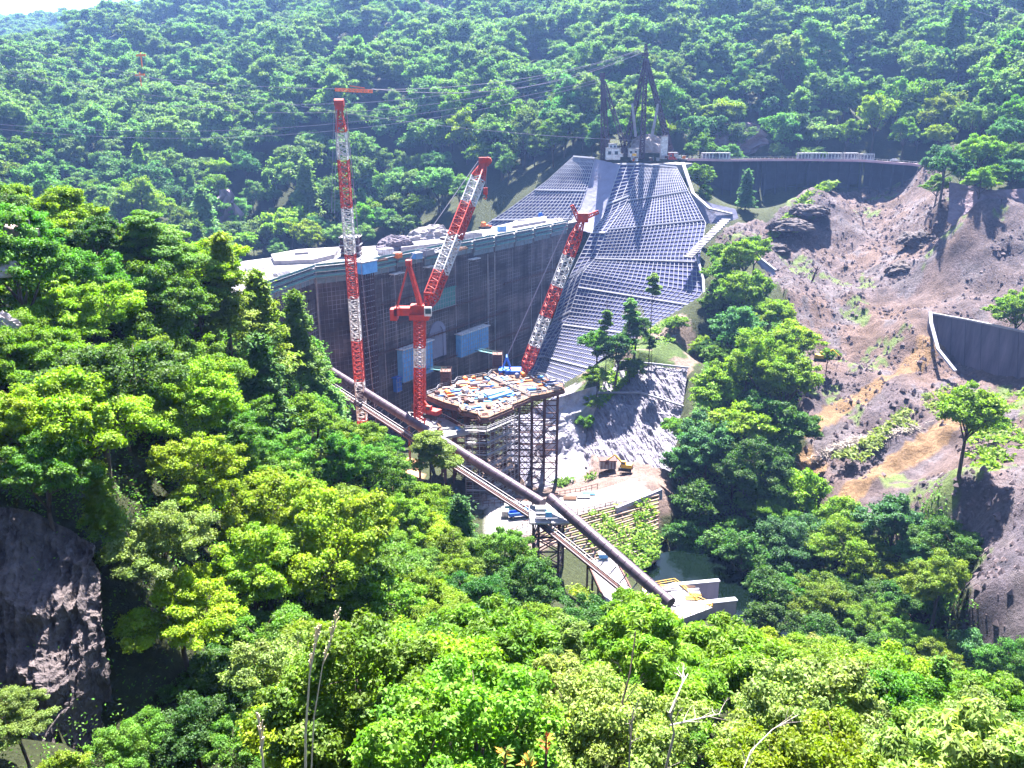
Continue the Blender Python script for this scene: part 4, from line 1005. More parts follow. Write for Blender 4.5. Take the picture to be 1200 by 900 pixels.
# things standing on the dam crest
rngc = random.Random(21)
M['redbox'] = M['red']
def crest_thing(px, py, kind, col, label, w=3.0, h=2.0, l=5.0, group=None, rz=None):
    p = PZ(px, py, DZ); rz = math.atan2(along.y, along.x) + (rngc.uniform(-.5, .5) if rz is None else rz)
    mb = MB(); mb.use(M[col]); rot = Matrix.Rotation(rz, 3, 'Z')
    def L(x, y, z): v = rot @ Vector((x, y, 0)); return (p.x + v.x, p.y + v.y, DZ + z)
    if kind == 'skip':      # open bin with ribs
        for s in (-1, 1):
            mb.box(L(0, s * w / 2, h / 2), (l, 0.15, h), rz=rz); mb.box(L(s * l / 2, 0, h / 2), (0.15, w, h), rz=rz)
            for k in range(4): mb.box(L(-l / 2 + (k + .5) * l / 4, s * (w / 2 + .1), h / 2), (0.15, 0.12, h), rz=rz)
        mb.box(L(0, 0, 0.15), (l, w, 0.2), rz=rz)
    elif kind == 'container':
        mb.box(L(0, 0, h / 2), (l, w, h), rz=rz); mb.use(M['steel'])
        for k in range(7): mb.box(L(-l / 2 + (k + .5) * l / 7, 0, h / 2), (0.12, w + 0.14, h * 0.9), rz=rz)
        mb.box(L(0, 0, h + .06), (l + .2, w + .2, 0.12), rz=rz)
    elif kind == 'pile':
        for k in range(9):
            a = rngc.uniform(-.3, .3); mb.beam(L(-l / 2, -w / 2 + w * k / 8, 0.2 + 0.3 * (k % 3)), L(l / 2, -w / 2 + w * k / 8 + a, 0.2 + 0.3 * (k % 3)), 0.3)
    elif kind == 'dozer':
        mb.box(L(0, 0, 1.3), (l * .6, w * .55, 1.0), rz=rz); mb.box(L(-l * .1, 0, 2.3), (l * .28, w * .5, 1.2), rz=rz); mb.box(L(l * .45, 0, .8), (0.25, w, 1.2), rz=rz)
        mb.use(M['rubber']); [mb.box(L(0, s * w * .38, .5), (l * .8, w * .2, 0.95), rz=rz) for s in (-1, 1)]
    o = mb.build({'skip': 'form_bin', 'container': 'site_container', 'pile': 'bar_pile', 'dozer': 'bulldozer'}[kind])
    tag(o, label, {'skip': 'bin', 'container': 'container', 'pile': 'pile of bars', 'dozer': 'bulldozer'}[kind], group); return o
crest_thing(452, 298, 'container', 'white', 'white container on the dam crest just right of the stair tower cabin')
crest_thing(466, 302, 'skip', 'orange', 'small orange open bin near the crest edge left of the dark rock heap', 2, 1.5, 3)
crest_thing(478, 292, 'dozer', 'orange', 'orange bulldozer in front of the dark rock heap on the dam crest', 3.4, 2, 5)
crest_thing(500, 299, 'skip', 'steel', 'grey form bin on the crest edge left of the big crane boom', 3, 2, 5)
crest_thing(489, 303, 'container', 'lightblue', 'small pale blue box on the crest left of the big crane boom', 2.4, 2, 3)
crest_thing(517, 296, 'pile', 'steel', 'grey heap of bars on the crest beside the big crane boom', 4, 1, 7)
crest_thing(530, 285, 'container', 'darksteel', 'dark flat shed on the crest directly right of the big crane boom', 4, 2.4, 9)
crest_thing(553, 280, 'skip', 'steel', 'long grey form bin behind the netted crest edge', 4, 2.2, 8)
crest_thing(568, 268, 'dozer', 'orange', 'orange-red bulldozer on the right half of the dam crest', 3.6, 2, 5.5)
crest_thing(575, 275, 'pile', 'white', 'white pile of planks on the right half of the dam crest', 3, 1, 8)
crest_thing(634, 256, 'dozer', 'blue', 'blue machine on the dam crest near the lattice slope', 3, 2, 4)
crest_thing(655, 258, 'pile', 'concrete', 'pale stack of beams at the right end of the dam crest', 3, 1, 6)
crest_thing(445, 306, 'pile', 'bars', 'rusty bar pile on the crest right beside the stair tower', 2.5, 1, 5)
crest_thing(540, 293, 'pile', 'timber', 'brown plank pile at the netted crest edge', 2.5, 1, 6)
crest_thing(510, 288, 'skip', 'white', 'white open bin behind the grey form bin on the crest', 3, 1.8, 5)
crest_thing(588, 271, 'container', 'lightblue', 'small blue cabin on the crest right of the orange-red bulldozer', 2.4, 2.2, 3.4)
crest_thing(612, 262, 'skip', 'steel', 'grey bin on the last pour block near the lattice slope', 3, 1.5, 4)
crest_thing(330, 322, 'pile', 'steel', 'grey bar bundle lying on the lower left pour of the dam', 2, 1, 7)
crest_thing(298, 316, 'pile', 'white', 'white bar bundle at the far left end of the dam top', 2, 1, 6)
# dark rock heaps on the crest
def lump(name, px, py, z, rx, ry, rz_, mat, label, cat, seed, group=None, d=None):
    p = P(px, py, d) if d else PZ(px, py, z)
    mb = MB(); mb.use(mat); rows = []; nj, ni = 56, 26
    for i in range(ni):
        th = math.pi / 2 * i / (ni - 1); row = []
        aa = np.arange(nj) * 2 * math.pi / (nj - 1); st_ = math.sin(th)
        uu = np.cos(aa) * st_ * 2 + 9 + seed; vv = np.sin(aa) * st_ * 2 + math.cos(th) * 1.3 + 9
        kk = 1 + .5 * (fbm(uu, vv, 1.1, 5, seed, True) - .62) + .2 * (fbm(uu + 4, vv, .35, 3, seed + 5) - .5); kk[-1] = kk[0]
        for j in range(nj):
            a = aa[j]; k = float(kk[j])
            row.append((p.x + rx * math.cos(a) * math.sin(th) * k, p.y + ry * math.sin(a) * math.sin(th) * k, p.z - 0.4 + rz_ * math.cos(th) * k))
        rows.append(row)
    mb.grid(rows); o = mb.build(name, smooth=False); tag(o, label, cat, group); return o
M['rockdark'] = mk("dark_rock", (0.13, 0.11, 0.14), (0.06, 0.05, 0.07), 0.3, 0.95, 0.5, 0.6)
M['rockpale'] = mk("pale_rock", (0.3, 0.27, 0.27), (0.14, 0.12, 0.14), 0.25, 0.95, 0.6, 0.5)
lump("rock_heap", 464, 292, DZ, 7, 6, 5, M['rockdark'], "dark rock heap on the dam crest near the stair tower", "rock heap", 3)
lump("rock_heap", 508, 282, DZ, 11, 7, 6, M['rockpale'], "larger grey rock heap on the crest behind the big crane boom", "rock heap", 4)

# things hanging on the dam face
def face_box(px, py, w, h, name, label, mats, cat, depth=1.6):
    p = on_face(px, py) + outn * (depth / 2 + .1); rz = math.atan2(along.y, along.x)
    root = thing(name, label, cat, (p.x, p.y, p.z - h / 2), 0)
    rot = Matrix.Rotation(rz, 3, 'Z')
    mb = MB(); mb.use(M[mats[0]]); mb.box(p, (w, depth * .8, h), rz=rz); mb.build("sheeting", root)
    mb = MB(); mb.use(M['steel'])
    for i in range(int(w / 1.6) + 1):
        q = p + along * (-w / 2 + i * 1.6) + outn * depth * .5; mb.beam((q.x, q.y, p.z - h / 2 - .3), (q.x, q.y, p.z + h / 2 + .9), 0.14)
    for k in range(int(h / 1.8) + 2):
        z = p.z - h / 2 + k * 1.8; a = p - along * w / 2 + outn * depth * .5; b = p + along * w / 2 + outn * depth * .5
        mb.beam((a.x, a.y, z), (b.x, b.y, z), 0.12)
    mb.build("scaffold", root)
    mb = MB(); mb.use(M[mats[1]]); mb.box((p.x, p.y, p.z + h / 2 + .2), (w + .8, depth + 1, 0.3), rz=rz); mb.build("working_deck", root)
    return root
face_box(550, 399, 20, 9, "hanging_scaffold", "blue sheeted scaffold with white deck hanging on the right part of the dam face", ('lightblue', 'white'), "scaffold", 3)
face_box(483, 422, 18, 12, "hanging_scaffold", "blue sheeted scaffold low on the dam face behind the central crane mast", ('lightblue', 'white'), "scaffold", 3)
face_box(516, 350, 16, 7, "hanging_net", "teal safety net panel on the dam face between the central crane boom and gallery arch", ('teal', 'teal'), "net", 1.2)
face_box(463, 450, 3, 5, "hanging_net", "small bright blue tarpaulin box low on the dam face beside the big pipe", ('blue', 'blue'), "net", 2)
# arched opening in the face
p = on_face(512, 392); mb = MB(); mb.use(M['concrete']); n_ = 14; ring = []
arch = thing("gallery_arch", "pale round-headed gallery arch in the dam face below the teal net", "arch", (p.x, p.y, p.z - 9))
for i in range(n_ + 1):
    a = math.pi * i / n_; ring.append((math.cos(a), math.sin(a)))
pts_o = [(-5.2, -9)] + [(-c * 5.2, s * 5.2) for c, s in ring] + [(5.2, -9)]; pts_i = [(-3.4, -9)] + [(-c * 3.4, s * 3.4) for c, s in ring] + [(3.4, -9)]
for i in range(len(pts_o) - 1):
    quad = [pts_o[i], pts_o[i + 1], pts_i[i + 1], pts_i[i]]
    v0 = [p + along * a + Vector((0, 0, b)) + outn * 0.5 for a, b in quad]; v1 = [q - outn * 0.6 for q in v0]
    mb.add(v0 + v1, [(0, 3, 2, 1), (4, 5, 6, 7), (0, 1, 5, 4), (2, 3, 7, 6), (1, 2, 6, 5), (3, 0, 4, 7)])
mb.build("arch_ring", arch, mat=M['shot'])
mb = MB(); mb.use(M['shot']); v = [p + along * a + Vector((0, 0, b)) + outn * 0.15 for a, b in pts_i]; mb.add(v, [tuple(range(len(v)))]); mb.build("infill_panel", arch)
# small ledge platforms
for px, py, w in ((462, 320, 6), (517, 302, 7), (553, 303, 6), (500, 312, 5)):
    q = on_face(px, py) + outn * 1.2; mb = MB(); mb.use(M['white']); mb.box(q, (w, 2.2, 0.35), rz=math.atan2(along.y, along.x)); mb.use(M['steel'])
    for s in (-1, 1): r_ = q + along * s * w * .45; mb.beam(r_, r_ - outn * 1.2 - Vector((0, 0, 1.4)), 0.15)
    tag(mb.build("ledge_platform"), "small white bracket platform sticking out below the dam crest formwork", "platform", "bracket platforms under the dam crest")

# ------------------------------------------------------------------ lattice beam slope on the right abutment
def interp_rows(rows, nv):
    R = rows_pts(rows); L = [0]
    for i in range(len(R) - 1): L.append(L[-1] + sum((R[i + 1][j] - R[i][j]).length for j in range(len(R[0]))) / len(R[0]))
    out = []
    for k in range(nv + 1):
        s = L[-1] * k / nv; i = min(len(R) - 2, max(j for j in range(len(L)) if L[j] <= s + 1e-6)); t = (s - L[i]) / (L[i + 1] - L[i])
        out.append([R[i][j].lerp(R[i + 1][j], t) for j in range(len(R[0]))])
    return out, L[-1]
def across(row, u):
    n = len(row) - 1; x = u * n; i = min(int(x), n - 1); return row[i].lerp(row[i + 1], x - i)
def lattice_slope(parent, rows, cell, bw, berm_every, raise_=0.35, cellv=None):
    nv_len = interp_rows(rows, 2)[1]; nv = int(nv_len / (cellv or cell)); rr, _ = interp_rows(rows, nv)
    W_ = max((r[-1] - r[0]).length for r in rr); nu = max(2, int(W_ / cell))
    mb = MB(); mb.use(M['infill']); mb.grid([[across(r, u / nu) for u in range(nu + 1)] for r in rr]); mb.build("infill", parent)
    nrm = (rr[-1][0] - rr[0][0]).cross(rr[0][-1] - rr[0][0]).normalized(); nrm = nrm if nrm.z > 0 else -nrm
    fb = MB(); fb.use(M['frame']); bb = MB(); bb.use(M['frame']); o = nrm * raise_ * .5
    for k, r in enumerate(rr):
        isb = berm_every and k % berm_every == 0
        if isb: bb = MB(); bb.use(M['frame'])
        for u in range(nu):
            a, b = across(r, u / nu) + o, across(r, (u + 1) / nu) + o
            if isb: bb.beam(a + nrm * .25, b + nrm * .25, bw * 3.0, raise_ * 1.7, up=nrm)
            else: fb.beam(a, b, bw, raise_, up=nrm)
        if isb: bb.build('berm', parent)
    for u in range(nu + 1):
        for k in range(len(rr) - 1): fb.beam(across(rr[k], u / nu) + o, across(rr[k + 1], u / nu) + o, bw, raise_ + .04, up=nrm)
    fb.build("beam_grid", parent); 
slope = thing("lattice_slope", "grey-blue abutment slope covered in a white concrete beam grid in stepped tiers", "slope", tuple(P(720, 330, 376)))
lattice_slope(slope, SLOPE_R, 2.2, 0.23, 10)
lattice_slope(slope, SLOPE_N, 4.0, 0.34, 10, cellv=2.3)
lattice_slope(slope, SLOPE_A, 2.4, 0.28, 9)
# smooth shotcrete strip with the masts' shadows
mb = MB(); mb.use(M['shotpale' if 'shotpale' in M else 'shot'])
rr, _ = interp_rows(SLOPE_B, 20); mb.grid([[across(r, u / 8) + Vector((0, 0, 0.15 * math.sin(u * 3 + k * 1.7))) for u in range(9)] for k, r in enumerate(rr)]); o = mb.build("shotcrete_strip", slope, smooth=True)
# stepped edge ditch (right rim) and lower flight
mb = MB(); mb.use(M['concrete'])
rim = [P(*a) for a in [(800, 192, 426), (806, 210, 414), (812, 228, 405), (832, 246, 392), (858, 252, 386)]]
for a, b in zip(rim[:-1], rim[1:]): mb.beam(a + Vector((0, 0, .4)), b + Vector((0, 0, .4)), 1.6, 0.8)
edge = [P(*a) for a in [(852, 258, 386), (838, 272, 376), (820, 290, 368), (806, 304, 362)]]
for i in range(len(edge) - 1):
    for s in range(6):
        a = edge[i].lerp(edge[i + 1], s / 6); b = edge[i].lerp(edge[i + 1], (s + 1) / 6); mb.beam(a + Vector((0, 0, .5)), b + Vector((0, 0, .9)), 4.2, 0.6)
mb.build("drain_steps", slope)
mb = MB(); mb.use(M['shot']); mb.grid([[P(812, 230, 404), P(832, 238, 396), P(862, 245, 388)], [P(822, 262, 392), P(845, 262, 386), P(866, 256, 384)]]); mb.build("wing_face", slope)
mb = MB(); mb.use(M['frame'])
for L_ in ([(816, 300, 366), (824, 330, 354), (826, 370, 336), (812, 382, 332)], [(812, 382, 330), (797, 392, 324), (780, 402, 318)]):
    pp = [P(*a) + Vector((0, 0, .6)) for a in L_]
    for a, b in zip(pp[:-1], pp[1:]): mb.beam(a, b, 1.0, 0.9)
tag(mb.build("drain_channel"), "white concrete drain channel bending down the lower right edge of the lattice slope", "drain")

# ------------------------------------------------------------------ lower shotcrete wall
def rough_patch(name, rows, nu, nv, amp, sc, mat, seed, fine=0.0):
    R = rows_pts(rows); rr, _ = interp_rows(rows, nv); n = (R[-1][0] - R[0][0]).cross(R[0][-1] - R[0][0]).normalized(); n = n if n.y < 0 else -n
    Gd = []
    for k, r in enumerate(rr):
        row = [across(r, u / nu) for u in range(nu + 1)]
        xs = np.array([p.x + p.y * .3 for p in row]); zs = np.array([p.z * 1.3 for p in row]); h = fbm(xs, zs, sc, 5, seed, True) + fine * (fbm(xs * 1.6, zs * .6, sc * .22, 4, seed + 3, True) - .6)
        Gd.append([p + n * (amp * (hh - .6)) for p, hh in zip(row, h)])
    mb = MB(); mb.use(mat); mb.grid(Gd); return mb.build(name)
M['stonewall'] = mk("rough_shotcrete", (0.22, 0.205, 0.245), (0.08, 0.072, 0.1), 0.35, 0.95, 0.7, 0.9)
w = rough_patch("shotcrete_wall", WALL_LOW, 110, 110, 3.2, 7, M['stonewall'], 9, .5)
tag(w, "rough grey shotcrete wall below the mound, crossed by a long tree shadow", "wall")
for row, wl_ in ((WALL_LOW[0], 'along the top of'), (WALL_LOW[1], 'across the middle of')):
    mb = MB(); mb.use(M['frame']); R = [P(*a) + Vector((0, -1.2, 1.0)) for a in row]
    for a, b in zip(R[:-1], R[1:]): mb.beam(a, b, 0.5, 0.6)
    tag(mb.build("wall_coping"), "thin pale concrete coping line " + wl_ + " the rough shotcrete wall", "coping")
rockrows = ROCK_ROWS
w = rough_patch("bleached_rock", rockrows, 70, 80, 4.5, 9, mk("bleached_rock", (0.36, 0.34, 0.38), (0.12, 0.11, 0.15), 0.2, 0.95, 0.6, 0.5), 19)
tag(w, "bleached white rock face beside the legs of the timber platform", "rock face")
rockrows2 = PIT_ROWS
w = rough_patch("excavated_pit_wall", rockrows2, 50, 50, 3, 9, M['shot'], 29); tag(w, "smooth shaded pit wall behind the scaffold tower of the platform", "pit wall")

# ------------------------------------------------------------------ cranes
RW = [M['red'], M['white']]
def boom(root, p, q, w, nb, band, first=0, t=0.32, taper=True, name="boom"):
    mb = MB(); mats = RW if first == 0 else RW[::-1]
    n1 = nb - 4; p, q = Vector(p), Vector(q); m1 = p.lerp(q, 3 / nb); m2 = p.lerp(q, (nb - 4) / nb)
    mb.use(mats[0]); lattice(mb, p, m1, w * .35, w, 3, t)
    k0 = 3
    # middle, banded
    a, b = basis(q - p); n = nb - 7
    def ring(c): return [c + a * (i * w / 2) + b * (j * w / 2) for i, j in ((-1, -1), (1, -1), (1, 1), (-1, 1))]
    for k in range(n):
        mb.use(mats[((k + 3) // band) % 2]); r0, r1 = ring(m1.lerp(m2, k / n)), ring(m1.lerp(m2, (k + 1) / n))
        for i in range(4):
            j = (i + 1) % 4; mb.beam(r0[i], r1[i], t); mb.beam(r0[i], r0[j], t * .6)
            mb.beam(r0[i] if k % 2 else r0[j], r1[j] if k % 2 else r1[i], t * .65)
    mb.use(M['red']); lattice(mb, m2, q, w, w * .4, 4, t)
    return mb.build(name, root)
# tallest crane at the left
p0 = P(428, 535, 238); p1 = P(398, 128, 228)
cr = thing("crawler_crane", "tallest red and white lattice crane boom standing at the left of the dam face", "crane", tuple(p0))
boom(cr, p0, p1, 2.5, 72, 9, t=0.28)
mb = MB(); mb.use(M['red']); mb.box(p1 + Vector((0, 0, .8)), (2.0, 1.6, 2.2)); mb.tube([p1 + Vector((-1.2, 0, 1.6)), p1 + Vector((1.2, 0, 1.6))], 1.0, 12); mb.build("boom_head", cr)
mb = MB(); mb.use(M['cable']); hk = P(400, 250, 227)
for s in (-.4, .4): mb.tube([p1 + Vector((s - .9, -1, 0)), hk + Vector((s - 2.2, 0, 0))], 0.07, 4)
for s in (-1.5, 1.5): mb.tube([p1 + Vector((s, 1, 1)), p0 + Vector((s, 14, 4))], 0.09, 4)
mb.build("rope", cr)
mb = MB(); mb.use(M['red']); mb.box(p0 + Vector((0, 4, 0)), (5, 10, 3)); mb.use(M['rubber']); mb.box(p0 + Vector((-3.4, 3, -2.3)), (1.4, 11, 1.8)); mb.box(p0 + Vector((3.4, 3, -2.3)), (1.4, 11, 1.8)); mb.build("crane_base", cr)
# central luffing tower crane
m0 = P(492, 495, 232); m1_ = P(492, 372, 232)
ct = thing("tower_crane", "central luffing tower crane with red mast and long red and white boom", "crane", tuple(m0))
mb = MB(); mats = []
nb = 22; lat = MB()
for k in range(nb):
    a = m0.lerp(m1_, k / nb); b = m0.lerp(m1_, (k + 1) / nb); fr = k / nb
    lat.use(M['white'] if 0.52 < fr < 0.72 else M['red']); w_ = 2.9
    for i, j in ((-1, -1), (1, -1), (1, 1), (-1, 1)):
        lat.beam(a + Vector((i, j, 0)) * w_ / 2, b + Vector((i, j, 0)) * w_ / 2, 0.42)
    c4 = [Vector((i, j, 0)) * w_ / 2 for i, j in ((-1, -1), (1, -1), (1, 1), (-1, 1))]
    for i in range(4):
        j = (i + 1) % 4; lat.beam(a + c4[i], a + c4[j], 0.2); lat.beam(a + c4[i], b + c4[j], 0.22); lat.beam(a + c4[j], b + c4[i], 0.22)
lat.build("mast", ct)
mb = MB(); mb.use(M['red']); mb.box(m1_ + Vector((0, 0, .5)), (5.5, 5.5, 1.6)); mb.box(m1_ + Vector((-.5, 0, 2.4)), (4, 3.6, 2.6)); mb.box(m1_ + Vector((-4, 0, 1.9)), (6, 3.4, 2.2)); mb.box(m1_ + Vector((-7.2, 0, 1.0)), (2, 3.4, 3.2))
mb.build("slewing_platform", ct)
mb = MB(); mb.use(M['white']); mb.box(m1_ + Vector((2.6, -2.2, 2.2)), (2.0, 1.8, 2.4)); cab_ = mb.build("cab", ct); mb = MB(); mb.use(M['glass']); mb.box(m1_ + Vector((2.7, -3.12, 2.4)), (1.6, 0.06, 1.4)); mb.build("window", cab_)
bt = P(567, 192, 262); bp_ = m1_ + Vector((2, 0, 2.6))
boom(ct, bp_, bt, 3.1, 38, 9, first=0, t=0.38)
mb = MB(); mb.use(M['red']); af = P(479, 308, 232)
for s in (-1.4, 1.4):
    lattice(mb, m1_ + Vector((0.5, s, 3)), af + Vector((0, s * .6, 0)), 0.9, 0.6, 8, 0.28); mb.beam(m1_ + Vector((-6.5, s, 2.4)), af + Vector((0, s * .6, 0)), 0.35)
mb.box(af, (1.6, 2.6, 1.6)); mb.build("a_frame", ct)
mb = MB(); mb.use(M['cable'])
for s in (-.8, -.3, .3, .8): mb.tube([af + Vector((0, s, .6)), bt.lerp(bp_, .02) + Vector((-1.4, s, 1.6))], 0.09, 4)
mb.tube([bt + Vector((1, 0, -.5)), P(569, 222, 262)], 0.08, 4); mb.build("rope", ct)
mb = MB(); mb.use(M['red']); hk = P(569, 224, 262); mb.box(hk, (1.3, .8, 2.0)); mb.tube([hk + Vector((0, 0, -1)), hk + Vector((0.4, 0, -1.9)), hk + Vector((0, 0, -2.5)), hk + Vector((-.5, 0, -2.0))], 0.18, 6); mb.build("hook_block", ct)
mb = MB(); mb.use(M['red']); mb.box(bt + Vector((0, 0, .6)), (3.0, 2.6, 2.6)); mb.tube([bt + Vector((1.2, -1.6, .8)), bt + Vector((1.2, 1.6, .8))], 1.2, 12); mb.build("boom_head", ct)
# right crawler crane on the platform
c0 = P(613, 440, 262); c1 = P(682, 258, 268)
cw = thing("crawler_crane", "right crane boom leaning over the lattice slope from a blue crawler on the timber platform", "crane", tuple(c0))
boom(cw, c0, c1, 2.9, 36, 7, first=0, t=0.32)
mb = MB(); mb.use(M['red']); mb.box(c1 + Vector((0.2, 0, .8)), (3.4, 2.6, 2.8)); lattice(mb, c1 + Vector((-1, 0, 0)), c1 + Vector((-3.2, 0, 4.5)), 1.2, 0.8, 3, .35); lattice(mb, c1 + Vector((-1, 0, 0)), c1 + Vector((5.0, 0, 2.5)), 1.2, 0.8, 3, .35); mb.build("boom_head", cw)
mb = MB(); mb.use(M['blue']); cb = P(606, 443, 262); mb.box(cb + Vector((-1.5, 2, 1.2)), (6.5, 5, 2.6)); mb.box(cb + Vector((-5, 2, 1.2)), (2, 5, 3)); mb.build("machine_house", cw)
mb = MB(); mb.use(M['blue'])
gt = P(594, 418, 264)
for s in (-1.5, 1.5):
    mb.beam(cb + Vector((-2, 2 + s, 2)), gt + Vector((0, s, 0)), 0.45); mb.beam(cb + Vector((-5, 2 + s, 2)), gt + Vector((0, s, 0)), 0.35)
mb.beam(gt + Vector((0, -1.8, 0)), gt + Vector((0, 1.8, 0)), 0.5); mb.build("gantry", cw)
mb = MB(); mb.use(M['rubber']); 
for s in (-1, 1): mb.box(cb + Vector((-1, 2 + s * 3, -1.0)), (9, 1.3, 1.7))
mb.build("track", cw)
mb = MB(); mb.use(M['cable'])
for s in (-.8, .8): mb.tube([gt + Vector((0, s, 0)), c1 + Vector((-2.6, s, 3.8))], 0.09, 4)
mb.build("rope", cw)

# ------------------------------------------------------------------ timber working platforms
PZK = -77.0
plat = thing("working_platform", "large timber-decked steel platform crowded with orange and blue material", "platform", tuple(PZ(580, 470, PZK)))
deckA = [PZ(a, b, PZK) for a, b in [(500, 463), (512, 459), (514, 455), (533, 450), (536, 446), (568, 441), (600, 456), (600, 459), (622, 465), (613, 469), (600, 474), (601, 477), (572, 489), (563, 489), (560, 485), (540, 480), (538, 476), (520, 471)]]
deckB = [PZ(a, b, PZK) for a, b in [(572, 442), (576, 438), (607, 436), (622, 441), (640, 443), (644, 447), (660, 450), (661, 456), (640, 462), (622, 465), (602, 455)]]
for dk, zz, mt in ((deckA, 0, 'timber'), (deckB, 0.25, 'timber')):
    mb = MB(); mb.use(M[mt]); mb.prism([(p.x, p.y) for p in dk], PZK - 0.6 + zz, PZK + zz); mb.build("deck", plat)
mb = MB()
for dk, zz in ((deckA, 0), (deckB, .25)):
    for i in range(len(dk)):
        a, b = dk[i], dk[(i + 1) % len(dk)]; a = a + Vector((0, 0, zz)); b = b + Vector((0, 0, zz)); n = max(1, int((b - a).length / 2.4))
        mb.use(M['rust']).beam(a - Vector((0, 0, 1.1)), b - Vector((0, 0, 1.1)), 0.6, 1.0)
        for k in range(n + 1): q = a.lerp(b, k / n); mb.use(M['steel']).beam(q, q + Vector((0, 0, 1.2)), 0.12)
        for h in (0.65, 1.2): mb.use(M['steel']).beam(a + Vector((0, 0, h)), b + Vector((0, 0, h)), 0.1)
mb.build("railing", plat)
def inside_poly(p, poly): return bool(in_poly(np.array([p.x]), np.array([p.y]), [(q.x, q.y) for q in poly])[0])
mb = MB(); legs = []
x0 = min(p.x for p in deckA + deckB); x1 = max(p.x for p in deckA + deckB); y0 = min(p.y for p in deckA + deckB); y1 = max(p.y for p in deckA + deckB)
gx = np.arange(x0, x1, 4.0); gy = np.arange(y0 + .6, y1, 5.0)
top_z = PZK - 0.9
def gzz(x, y): return max(-110, min(-84, ground_z(x, y))) - 1
pts_in = {(i, j): (float(x), float(y), gzz(float(x), float(y))) for i, x in enumerate(gx) for j, y in enumerate(gy) if inside_poly(Vector((x, y, 0)), deckA) or inside_poly(Vector((x, y, 0)), deckB)}
nleg = 0
for (i, j), (x, y, zb) in pts_in.items():
    lb = MB(); lb.use(M['rust']); lb.beam((x, y, zb), (x, y, top_z), 0.5); lb.build("leg", plat); nleg += 1
    for di, dj in ((1, 0), (0, 1)):
        if (i + di, j + dj) in pts_in:
            x2, y2, zb2 = pts_in[(i + di, j + dj)]; z = top_z; k = 0
            while z > max(zb, zb2) + 3:
                mb.use(M['rust']).beam((x, y, z), (x2, y2, z), 0.28)
                if k % 2: mb.beam((x, y, z), (x2, y2, z - 4.2), 0.18)
                else: mb.beam((x2, y2, z), (x, y, z - 4.2), 0.18)
                z -= 4.2; k += 1
mb.build("bracing", plat)
# scaffold tower skin below the front corner
st = thing("scaffold_tower", "dense pale pipe scaffold tower under the front of the timber platform", "scaffold", tuple(PZ(572, 490, PZK) + Vector((0, 0, -33))))
mb = MB(); fa = PZ(545, 490, PZK); fbp = PZ(570, 491, PZK); fc = PZ(601, 478, PZK)
for off, mt in ((0.8, 'steel'), (2.0, 'steel')):
    o = Vector((0, -off, 0))
    for a, b in ((fa + o, fbp + o), (fbp + o, fc + o * .4 + Vector((off * .8, 0, 0)))):
        n = int((b - a).length / 1.7)
        for k in range(n + 1): q = a.lerp(b, k / n); mb.use(M[mt]).beam((q.x, q.y, -112), (q.x, q.y, PZK - 1.5), 0.13)
        z = PZK - 2
        while z > -111: mb.beam((a.x, a.y, z), (b.x, b.y, z), 0.12); z -= 1.8
mb.build("pipe_grid", st)
mb = MB(); mb.use(M['deckgrey']); z = PZK - 3
while z > -110:
    for a, b in ((fa, fbp), (fbp, fc)): a1, b1 = a + Vector((0, -1.4, 0)), b + Vector((0, -1.4, 0)); mb.beam((a1.x, a1.y, z), (b1.x, b1.y, z), 1.0, 0.08)
    z -= 3.6
mb.build("walk_board", st)
